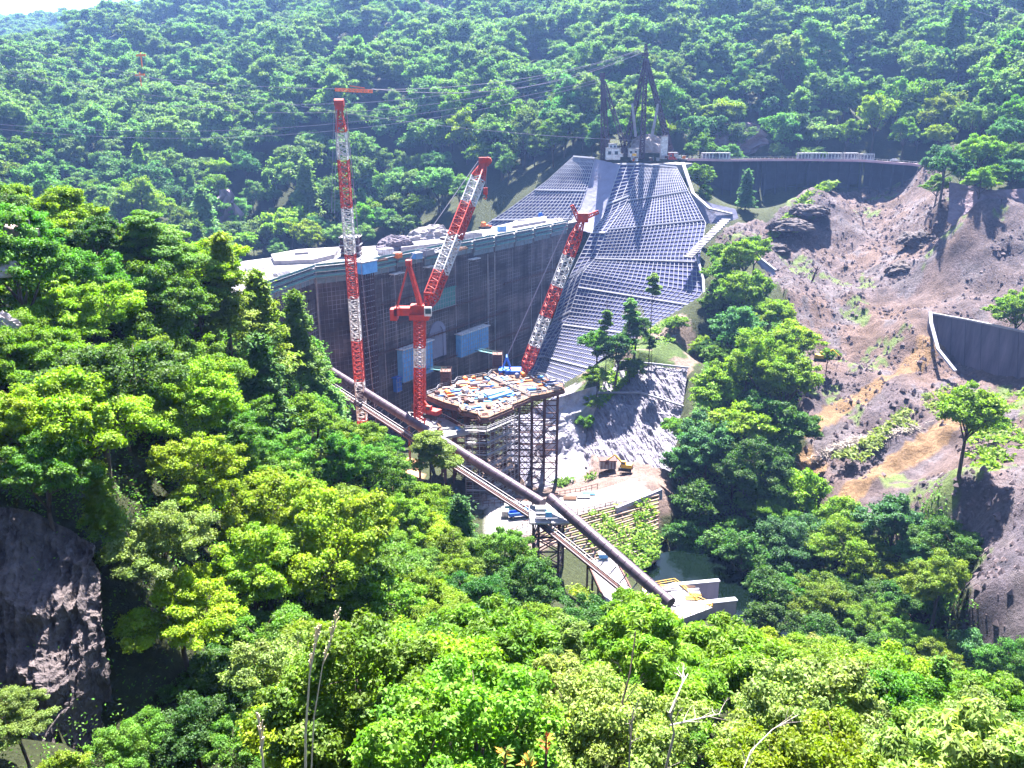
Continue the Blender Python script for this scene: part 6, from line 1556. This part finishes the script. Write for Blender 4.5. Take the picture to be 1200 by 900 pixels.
for i, (a, b) in enumerate(zip(VL[1:-2], VL[2:-1])):
    n = int((b - a).length / 5); o = offset(a, b, 1.0)
    for k in range(n):
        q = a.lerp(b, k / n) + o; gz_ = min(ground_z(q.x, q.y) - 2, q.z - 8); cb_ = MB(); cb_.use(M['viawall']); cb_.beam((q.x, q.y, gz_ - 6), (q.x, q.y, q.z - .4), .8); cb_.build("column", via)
    for h in (7, 14, 21): mb.use(M['viawall']).beam(a + o - Vector((0, 0, h)), b + o - Vector((0, 0, h)), .4)
mb.build("cross_beam", via)
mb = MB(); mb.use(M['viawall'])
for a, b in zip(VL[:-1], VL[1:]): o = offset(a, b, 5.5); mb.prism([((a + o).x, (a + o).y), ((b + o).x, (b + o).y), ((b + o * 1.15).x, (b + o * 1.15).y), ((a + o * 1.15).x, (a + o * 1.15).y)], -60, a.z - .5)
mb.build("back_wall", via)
# barrier screens on the deck
pos = [(831, "leftmost barrier cage on the viaduct, near the hut"), (847, "barrier cage on the viaduct, second from its left end"), (943, "first barrier cage of the viaduct's middle row of five"), (960, "second barrier cage of the viaduct's middle row"), (978, "central barrier cage of the viaduct's middle row"), (997, "fourth barrier cage of the viaduct's middle row"), (1016, "last barrier cage of the viaduct's middle row, nearest the parked car")]
for px, lab in pos:
    q = P(px, 187.5, 466) ; d_ = 456 if px < 900 else 469; q = P(px, 187.4 if px < 1000 else 188.4, d_); mb = MB(); mb.use(M['white'])
    for i in range(5):
        for s in (0, 2.2): mb.beam(q + Vector((-3.6 + i * 1.8, s, .4)), q + Vector((-3.6 + i * 1.8, s, 3.4)), .4)
    for h in (.5, 3.4):
        for s in (0, 2.2): mb.beam(q + Vector((-3.7, s, h)), q + Vector((3.7, s, h)), .45)
    mb.use(M['lightgrey' if 'lightgrey' in M else 'white']); mb.box(q + Vector((0, 1.1, 3.6)), (7.6, 2.6, .25)); mb.use(M['shot']); mb.box(q + Vector((0, 2.0, 1.7)), (7.0, .15, 2.2))
    tag(mb.build("barrier_cage"), lab, "barrier", "barrier cages on the viaduct")
def car(p, rz, col, label):
    root = thing("parked_car", label, "car", tuple(p)); R3 = Matrix.Rotation(rz, 3, 'Z')
    def L(x, y, z): return Vector(p) + R3 @ Vector((x, y, z))
    mb = MB(); mb.use(M[col]); prof = [(-2.2, .35), (-2.2, .95), (-1.7, 1.05), (-1.1, 1.5), (.6, 1.5), (1.3, 1.0), (2.1, .85), (2.2, .35)]; vs = [L(x, s * .85, z) for s in (-1, 1) for x, z in prof]; n = len(prof)
    mb.add(vs, [tuple(range(n)), tuple(range(2 * n - 1, n - 1, -1))] + [(i, i + n, (i + 1) % n + n, (i + 1) % n) for i in range(n)]); mb.build("body", root)
    for x in (-1.4, 1.4):
        for s in (-1, 1): mb = MB(); mb.use(M['rubber']); mb.tube([L(x, s * .7, .33), L(x, s * .9, .33)], .33, 12); wh_ = mb.build("wheel", root); mb = MB(); mb.use(M['steel']); mb.tube([L(x, s * .9, .33), L(x, s * .92, .33)], .2, 10); mb.build("rim", wh_)
car(P(1050, 190.5, 458) + Vector((0, 2, .5)), -.2, 'white', "white car on the right end of the viaduct")
# ------------------------------------------------------------------ large retaining wall at the right
rw = thing("retaining_wall", "large dark stained concrete retaining wall at the right edge of the debris slope", "wall", tuple(P(1150, 420, 285)))
T = [P(1091, 368, 303), P(1140, 377, 290), P(1205, 391, 272), P(1290, 405, 255)]; Bt = [P(1115, 438, 275), P(1145, 452, 268), P(1200, 462, 262), P(1290, 480, 245)]
mb = MB(); mb.use(mk("stained_retaining_concrete", (0.13, 0.112, 0.15), (0.035, 0.03, 0.045), 0.35, 0.93, 0.1, 1.5, stretch=(1, 1, .12)))
Bt = [Vector((t.x + .2, t.y - 6, P(q, w_, t.y - 6).z - 3)) for t, (q, w_) in zip(T, ((1100, 436), (1145, 456), (1200, 466), (1290, 480)))]
mb.grid([T, Bt]); Tb = [t + Vector((.5, 2.5, 0)) for t in T]; mb.grid([Tb, T]); mb.grid([[T[0], Tb[0]], [Bt[0], Bt[0] + Vector((0, 8, 0))]]); mb.build("wall_face", rw)
mb = MB(); mb.use(M['concrete']); [mb.beam(a + Vector((0, .2, .3)), b + Vector((0, .2, .3)), 1.0, .6) for a, b in zip(T[:-1], T[1:])]; mb.build("coping", rw)
mb = MB(); mb.use(M['frame']); e_ = [P(1091, 366, 304), P(1092, 380, 298), P(1100, 410, 286), P(1120, 435, 276)]; [mb.beam(a + Vector((-.8, -1, .4)), b + Vector((-.8, -1, .4)), 1.1, .7) for a, b in zip(e_[:-1], e_[1:])]; mb.build("edge_channel", rw)
for k in range(9):
    t = (k + .5) / 9; a = across(T, t) + Vector((0, -.05, -.3)); b = across(Bt, t) + Vector((0, -.05, 0)); mb = MB(); mb.use(M['viawall']); mb.beam(a, b, .12, .12); mb.build("joint", rw)
# shaded cliff right of the viaduct
M['cliff'] = mk("purple_brown_cliff", (0.17, 0.12, 0.14), (0.07, 0.05, 0.07), 0.12, 0.95, 1.0, 0.4)
w = rough_patch("cliff_face", [[(1112, 214, 378), (1150, 222, 360), (1240, 226, 352)], [(1112, 240, 368), (1150, 254, 350), (1240, 258, 343)], [(1110, 262, 358), (1150, 286, 340), (1240, 292, 330)]], 70, 34, 5, 14, M['cliff'], 49)
tag(w, "shaded purple-brown cliff right of the viaduct end", "cliff", kind="structure")
# rocky outcrops breaking the debris
M['rockbrown'] = mk('brown_rock', (0.09, 0.068, 0.068), (0.028, 0.024, 0.03), 0.45, .95, .8, .9)
for i, (px, py, d, rx, ry, rz_, lab) in enumerate([(925, 268, 400, 11, 8, 8, "dark craggy rock on the flank of the rocky knob"), (948, 250, 414, 10, 8, 8, "upper craggy rock of the rocky knob"), (908, 292, 388, 7, 6, 5, "lowest craggy rock of the rocky knob"),
      (1075, 285, 376, 8, 9, 10, "dark rock outcrop below the top of the middle ridge"), (1062, 320, 358, 8, 8, 9, "dark rock outcrop in the middle of the debris slope")]):
    lump("rock_outcrop", px, py, 0, rx, ry, rz_ * .6, M['rockbrown'], lab, "rock", 60 + i, d=d)
# scattered stones
def stones(n, poly, smin, smax, label, seed, mat):
    rg = random.Random(seed); xs = [p[0] for p in poly]; ys = [p[1] for p in poly]; A = np.array([(rg.uniform(min(xs), max(xs)), rg.uniform(min(ys), max(ys))) for _ in range(n)]); A = A[in_poly(A[:, 0], A[:, 1], poly)]
    dens = fbm(A[:, 0], A[:, 1], 20, 3, seed); A = A[dens > .42]; Z = final_h(A[:, 0], A[:, 1]); mb = MB(); mb.use(mat)
    for (x, y), z in zip(A, Z):
        s = smin + (smax - smin) * rg.random() ** 3; q = [Vector((x, y, z)) + Vector((rg.uniform(.5, 1) * a, rg.uniform(.5, 1) * b, rg.uniform(.5, 1) * c)) * s for a, b, c in ((1, 0, 0), (0, 1, 0), (-1, 0, 0), (0, -1, 0), (0, 0, 1), (0, 0, -.6))]
        mb.add(q, [(0, 1, 4), (1, 2, 4), (2, 3, 4), (3, 0, 4), (1, 0, 5), (2, 1, 5), (3, 2, 5), (0, 3, 5)])
    o = mb.build("rubble"); tag(o, label, "rubble", kind="stuff")
stones(16000, Z_DEBRIS, .25, 1.5, "loose brown rubble and boulders strewn over the debris basin", 5, mk("rubble_stone", (0.17, 0.125, 0.13), (0.06, 0.045, 0.055), 0.3, 0.95))
# brushwood on the mound
mb = MB(); mb.use(M['palebark']); rg = random.Random(12)
for k in range(420):
    p = P(rg.gauss(1010, 26), rg.gauss(510, 14), 246); z = ground_z(p.x, p.y); a = rg.uniform(0, 3.14); l_ = rg.uniform(1, 3.6); v = Vector((math.cos(a), math.sin(a), rg.uniform(-.3, .3))) * l_; c_ = Vector((p.x, p.y, z + rg.uniform(.2, 1.4))); mb.beam(c_ - v, c_ + v, rg.uniform(.07, .16))
tag(mb.build("brushwood"), "tangle of pale felled branches on the brown mound between the haul tracks", "brushwood", kind="stuff")
# lone dark snag on the debris
p = P(951, 328, 360); p.z = ground_z(p.x, p.y); mb = MB(); mb.use(M['darksteel']); h_ = 6.5
mb.tube([p - Vector((0, 0, 1)), p + Vector((1.2, 0, h_ * .5)), p + Vector((2.2, 0, h_))], [.5, .4, .2], 7)
for s, z in ((-1, .55), (1, .7), (-1, .8), (1, .45)): q = p + Vector((2.2 * z, 0, h_ * z)); mb.tube([q, q + Vector((s * 1.2, .2, .8)), q + Vector((s * 2.0, .3, 1.8))], [.25, .18, .08], 5)
tag(mb.build("dead_snag"), "dark forked dead snag leaning on the brown debris slope", "snag")
# small retaining panel left of debris
mb = MB(); mb.use(M['shot']); mb.grid([[P(886, 300, 372), P(908, 318, 360)], [P(888, 315, 368), P(912, 335, 354)]]); a, b = P(886, 299, 372), P(909, 317, 360); mb.use(M['frame']).beam(a, b, .8, .8); o = tag(mb.build("guard_wall"), "short grey guard wall between the bank trees and the debris slope", "wall")

# ------------------------------------------------------------------ rock cliff at the lower left
M['cliffrock'] = mk("cliff_rock", (0.12, 0.095, 0.095), (0.028, 0.022, 0.028), 1.1, 0.95, 0.5, 1.6)  # base colour darkened to stand for shade from the overhanging trees
w = rough_patch("rock_cliff", CLIFF_ROWS, 170, 190, 3.2, 6, M['cliffrock'], 77, .6)
tag(w, "dark fissured rock cliff at the lower left with sunlit lower edge", "cliff", kind="structure")
# steel bridge end at the left edge
br = thing("footbridge", "brown end of a small steel bridge poking in above the ridge trees", "bridge", tuple(P(5, 275, 92)))
mb = MB(); mb.use(mk("bridge_brown", (0.33, 0.22, 0.22), (0.2, 0.13, 0.13), .5, .7)); a, b = P(-60, 258, 94), P(36, 273, 88); mb.beam(a, b, 2, .7); mb.build("girder", br)
mb = MB(); mb.use(M['rust']); a1, b1 = a - Vector((0, 0, 1.2)), b - Vector((1.2, 0, 1.1)); lattice(mb, a1, b1, 1.2, 1.1, 7, .16); mb.build("under_truss", br)
mb = MB(); mb.use(M['steel']); [mb.beam(a.lerp(b, k / 8) + Vector((0, 0, .4)), a.lerp(b, k / 8) + Vector((0, 0, 1.3)), .1) for k in range(9)]; mb.beam(a + Vector((0, 0, 1.3)), b + Vector((0, 0, 1.3)), .1); mb.build("hand_rail", br)
lump("pale_boulder", 4, 318, 0, 1.8, 1.5, 1.6, M['rockpale'], "pale rock by the picture edge below the small steel bridge", "rock", 95, d=84)
lump("pale_boulder", 4, 392, 0, 1.8, 1.5, 2.4, M['rockpale'], "pale rock lower on the ridge by the picture edge", "rock", 96, d=78)
# bare rock patches on the far hillside
for px, py, d, rx, rz_, lab in ((268, 262, 505, 9, 20, "bare rock streak in the shaded forest left of the dam"), (866, 163, 498, 16, 9, "bare rock face just above the left end of the viaduct")):
    p = P(px, py, d); mb = MB(); mb.use(mk("bare_rock_" + str(px), (0.3, 0.22, 0.26), (0.14, 0.1, 0.14), .1, .95, .8, .3)); rows = []
    for i in range(12):
        f = i / 11; w_ = rx * math.sin(math.pi * (.12 + .78 * f)) ; rows.append([p + Vector(((u / 8 - .5) * 2 * w_ + 1.5 * math.sin(i * 2.1), -2 + 2 * math.sin(i * 1.3 + u * 1.9), rz_ * (1 - 2 * f))) for u in range(9)])
    mb.grid(rows); tag(mb.build("bare_rock"), lab, "rock")
# orange cable supports hanging over the valley, and the lines
mb = MB(); mb.use(M['orange']); a, b = P(393, 105, 330), P(436, 107, 330); lattice(mb, a, b, 1.0, 1.0, 10, .22); mb.beam(a.lerp(b, .4) + Vector((0, 0, 1.6)), a.lerp(b, .8) + Vector((0, 0, 1.0)), .3)
tag(mb.build("cable_carriage"), "orange lattice carriage hanging on cables above the tallest crane boom", "carriage")
for px, py, lab in ((165, 65, "upper small orange marker hanging on the cables over the left hillside"), (164, 88, "lower small orange marker hanging on the cables over the left hillside")):
    q = P(px, py, 420); mb = MB(); mb.use(M['orange']); mb.beam(q + Vector((-2.2, 0, 0)), q + Vector((2.2, 0, .2)), .7, .9); mb.beam(q, q - Vector((0, 0, 5)), .4); mb.beam(q + Vector((0, 0, .4)), q + Vector((0, 0, 1.4)), .25); tag(mb.build("cable_marker"), lab, "marker")
def cable(p, q, sag, label, r=.07, name="overhead_cable"):
    p, q = Vector(p), Vector(q); pts_ = [p.lerp(q, t / 20) - Vector((0, 0, sag * 4 * (t / 20) * (1 - t / 20))) for t in range(21)]; mb = MB(); mb.use(M['cable']); mb.tube(pts_, r, 5); tag(mb.build(name), label, "cable", "thin cables over the valley")
for i, (a, b, s) in enumerate([((-80, 28, 400), (760, 165, 440), 10), ((-80, 60, 400), (757, 58, 440), 24), ((-80, 62, 402), (757, 61, 440), 27), ((-80, 138, 410), (706, 92, 442), 14), ((-80, 142, 410), (706, 95, 442), 16), ((393, 104, 330), (757, 56, 440), 6), ((436, 104, 330), (757, 59, 440), 8), ((-80, 45, 420), (393, 104, 330), 5), ((1080, -10, 430), (1300, 60, 400), 1), ((1110, -10, 430), (1300, 45, 400), 1), ((1140, -5, 430), (1300, 36, 400), 1)]):
    cable(P(*a), P(*b), s, "thin overhead cable strung across the " + ("upper right hillside" if i > 7 else "valley towards the dark masts"), .075)
# ------------------------------------------------------------------ near twigs, grass stalks, red leaves
def stalk(pts_, r0, label, name="dry_grass_stalk", mat='straw', plume=True):
    P_ = [P(*a) for a in pts_]; mb = MB(); mb.use(M[mat]); n = len(P_); mb.tube(P_, [r0 * (1 - .6 * i / (n - 1)) for i in range(n)], 6)
    if not plume:
        rg = random.Random(len(label))
        for k in range(9):
            i = rg.randrange(1, n); b_ = P_[i - 1].lerp(P_[i], rg.random()); L_ = (P_[-1] - P_[0]).length * rg.uniform(.08, .22)
            d = ((P_[i] - P_[i - 1]).normalized() + Vector((rg.uniform(-.9, .9), rg.uniform(-.9, .9), rg.uniform(-.2, .6)))).normalized(); q = b_ + d * L_ * .5 + Vector((0, 0, L_ * .06)); e_ = b_ + d * L_ + Vector((rg.uniform(-.1, .1), 0, L_ * .15))
            mb.tube([b_, q, e_], [r0 * .4, r0 * .28, r0 * .08], 5)
            for t in range(2): u_ = q + (e_ - q) * rg.random(); mb.tube([u_, u_ + (d + Vector((rg.uniform(-1, 1), rg.uniform(-1, 1), rg.uniform(-.3, .8)))) * L_ * .22], [r0 * .18, r0 * .05], 4)
    if plume:
        d = (P_[-1] - P_[-2]).normalized(); rg = random.Random(len(label))
        for k in range(26):
            t = rg.random(); b_ = P_[-2].lerp(P_[-1], t); mb.beam(b_, b_ + d * .12 + Vector((rg.uniform(-.05, .05), rg.uniform(-.05, .05), .05)), .012)
    tag(mb.build(name), label, "grass stalk" if plume else "branch")
stalk([(358, 960, 10), (358, 860, 10), (363, 790, 10), (372, 745, 10)], .022, "tallest pale dry grass stalk at the picture bottom")
stalk([(362, 960, 11), (368, 840, 11), (378, 780, 11), (396, 718, 11)], .014, "thinner dry grass stalk leaning right beside the tallest one")
stalk([(310, 960, 9), (308, 890, 9), (303, 842, 9)], .02, "short dry grass stalk left of the two tall ones")
for k, (L_, lab, r0) in enumerate([([(768, 950, 24), (790, 860, 24), (785, 835, 24), (800, 800, 25), (806, 790, 26)], "grey forked bare branch rising in the long-leaved tree", .05),
                     ([(735, 950, 24), (738, 880, 24), (742, 830, 24)], "short pale upright bare stem at the picture bottom", .045),
                     ([(705, 950, 26), (722, 850, 27), (738, 790, 28), (745, 740, 29)], "dark upright stem of the long-leaved tree", .06),
                     ([(860, 930, 22), (880, 880, 23), (905, 855, 24), (935, 838, 25)], "thin pale leaning bare branch at the bottom right of the long-leaved trees", .03),
                     ([(785, 850, 24), (820, 842, 25), (845, 836, 26)], "horizontal grey bare branch in the long-leaved tree", .035),
                     ([(548, 790, 50), (547, 760, 50), (546, 735, 50)], "thin dark bare pine stem standing in the lower forest", .09)]):
    stalk(L_, r0, lab, "bare_branch", 'palebark' if k in (0, 1, 3, 4) else 'bark', False)
def near_sprig(px, py, d, n, s, mats, label, seed):
    rg = random.Random(seed); c_ = P(px, py, d); root = thing("leafy_sprig", label, "plant", tuple(c_ - Vector((0, 0, s * 3)))); mb = MB(); mb.use(M['bark']); mb.tube([c_ - Vector((0, 0, s * 3)), c_, c_ + Vector((0, 0, s))], [.02, .014, .006], 6); mb.build("stem", root)
    mb = MB()
    for k in range(n):
        a = rg.uniform(0, 6.28); el = rg.uniform(-.2, 1.2); dr = Vector((math.cos(a) * math.cos(el), math.sin(a) * math.cos(el), math.sin(el))); b_ = c_ + Vector((0, 0, rg.uniform(-1.2, .8) * s)); sd_ = dr.cross(Vector((0, 0, 1))).normalized() * s * .16
        up_ = Vector((0, 0, s * .1)); tip = b_ + dr * s * rg.uniform(.8, 1.2); md_ = b_.lerp(tip, .5) + up_; mb.use(mats[k % len(mats)]); mb.add([b_, md_ - sd_, tip, md_ + sd_], [(0, 1, 2), (0, 2, 3)])
    mb.build("leaves", root)
M['sprig'] = mk("sprig_green", (0.12, 0.2, 0.03), (0.08, 0.15, 0.02), 5, .5); M['sprigo'] = mk("sprig_orange", (0.5, 0.25, 0.03), (0.35, 0.2, 0.03), 5, .5)
near_sprig(640, 872, 9, 16, .13, [M['redleaf'], M['redleaf'], M['sprigo']], "bright red young leaves on a sprig at the picture bottom", 1)
near_sprig(592, 886, 9, 34, .14, [M['sprigo'], M['sprig'], M['sprig']], "orange-tinged leafy sprig left of the red leaves", 2)
near_sprig(620, 900, 8.5, 60, .15, [M['sprig'], M['sprig'], M['sprigo']], "green leafy sprig below the red leaves", 3)
# ------------------------------------------------------------------ haze over the valley
def undergrowth():
    rg = np.random.default_rng(44); L = []; cs = []
    for poly, n in ((LEFT, 5200), ([(-45, 40), (-45, 75), (-12, 90), (8, 100), (28, 92), (52, 66), (40, 34), (20, 22), (-20, 24)], 4200), (RIGHT, 4200)):
        xs = [p[0] for p in poly]; ys = [p[1] for p in poly]; A = np.stack([rg.uniform(min(xs), max(xs), n * 2), rg.uniform(min(ys), max(ys), n * 2)], 1); A = A[in_poly(A[:, 0], A[:, 1], poly)][:n]
        for q in (Z_WORKS, Z_ROAD, Z_POOL): A = A[~in_poly(A[:, 0], A[:, 1], q)]
        Z = final_h(A[:, 0], A[:, 1]); k = 9; B = np.repeat(np.concatenate([A, Z[:, None]], 1), k, 0); B[:, :2] += rg.normal(size=(len(B), 2)) * .7; B[:, 2] += np.abs(rg.normal(size=len(B))) * .8; L.append(B)
    C_ = np.concatenate(L); c0 = C_.mean(0); me = leaf_mesh("undergrowth", C_ - c0, rg.normal(size=C_.shape) * .5 + np.array((0, -.1, .8)), np.clip(C_[:, 1] / 420, .07, .5), rg.random(len(C_)), rg.random(len(C_)), 1.9, 4)
    o = bpy.data.objects.new("undergrowth", me); COL.objects.link(o); o.location = tuple(float(v) for v in c0); o.color = CLR['G']; tag(o, "dense leafy undergrowth covering the forest floor between the trees", "undergrowth", kind="stuff")
undergrowth()
def haze():
    mb = MB(); zlo, zhi = float(GZ.min()) - 1.5, float(GZ.max()) + 40
    mb.use(bpy.data.materials.new("haze_air")); m = mb.mats[0]; m.use_nodes = True; n = m.node_tree.nodes; l = m.node_tree.links; n.remove(n["Principled BSDF"])
    pv = n.new("ShaderNodeVolumePrincipled"); pv.inputs["Color"].default_value = (0.26, 0.45, 1.0, 1); pv.inputs["Density"].default_value = HAZE; pv.inputs["Anisotropy"].default_value = 0.45
    l.new(pv.outputs[0], n["Material Output"].inputs["Volume"])
    mb.box((0, 1000, (zlo + zhi) / 2), (8200, 8200, zhi - zlo)); o = mb.build("haze"); tag(o, "thin bluish summer haze filling the valley", "haze", kind="stuff")
HAZE = 0.0001
haze()
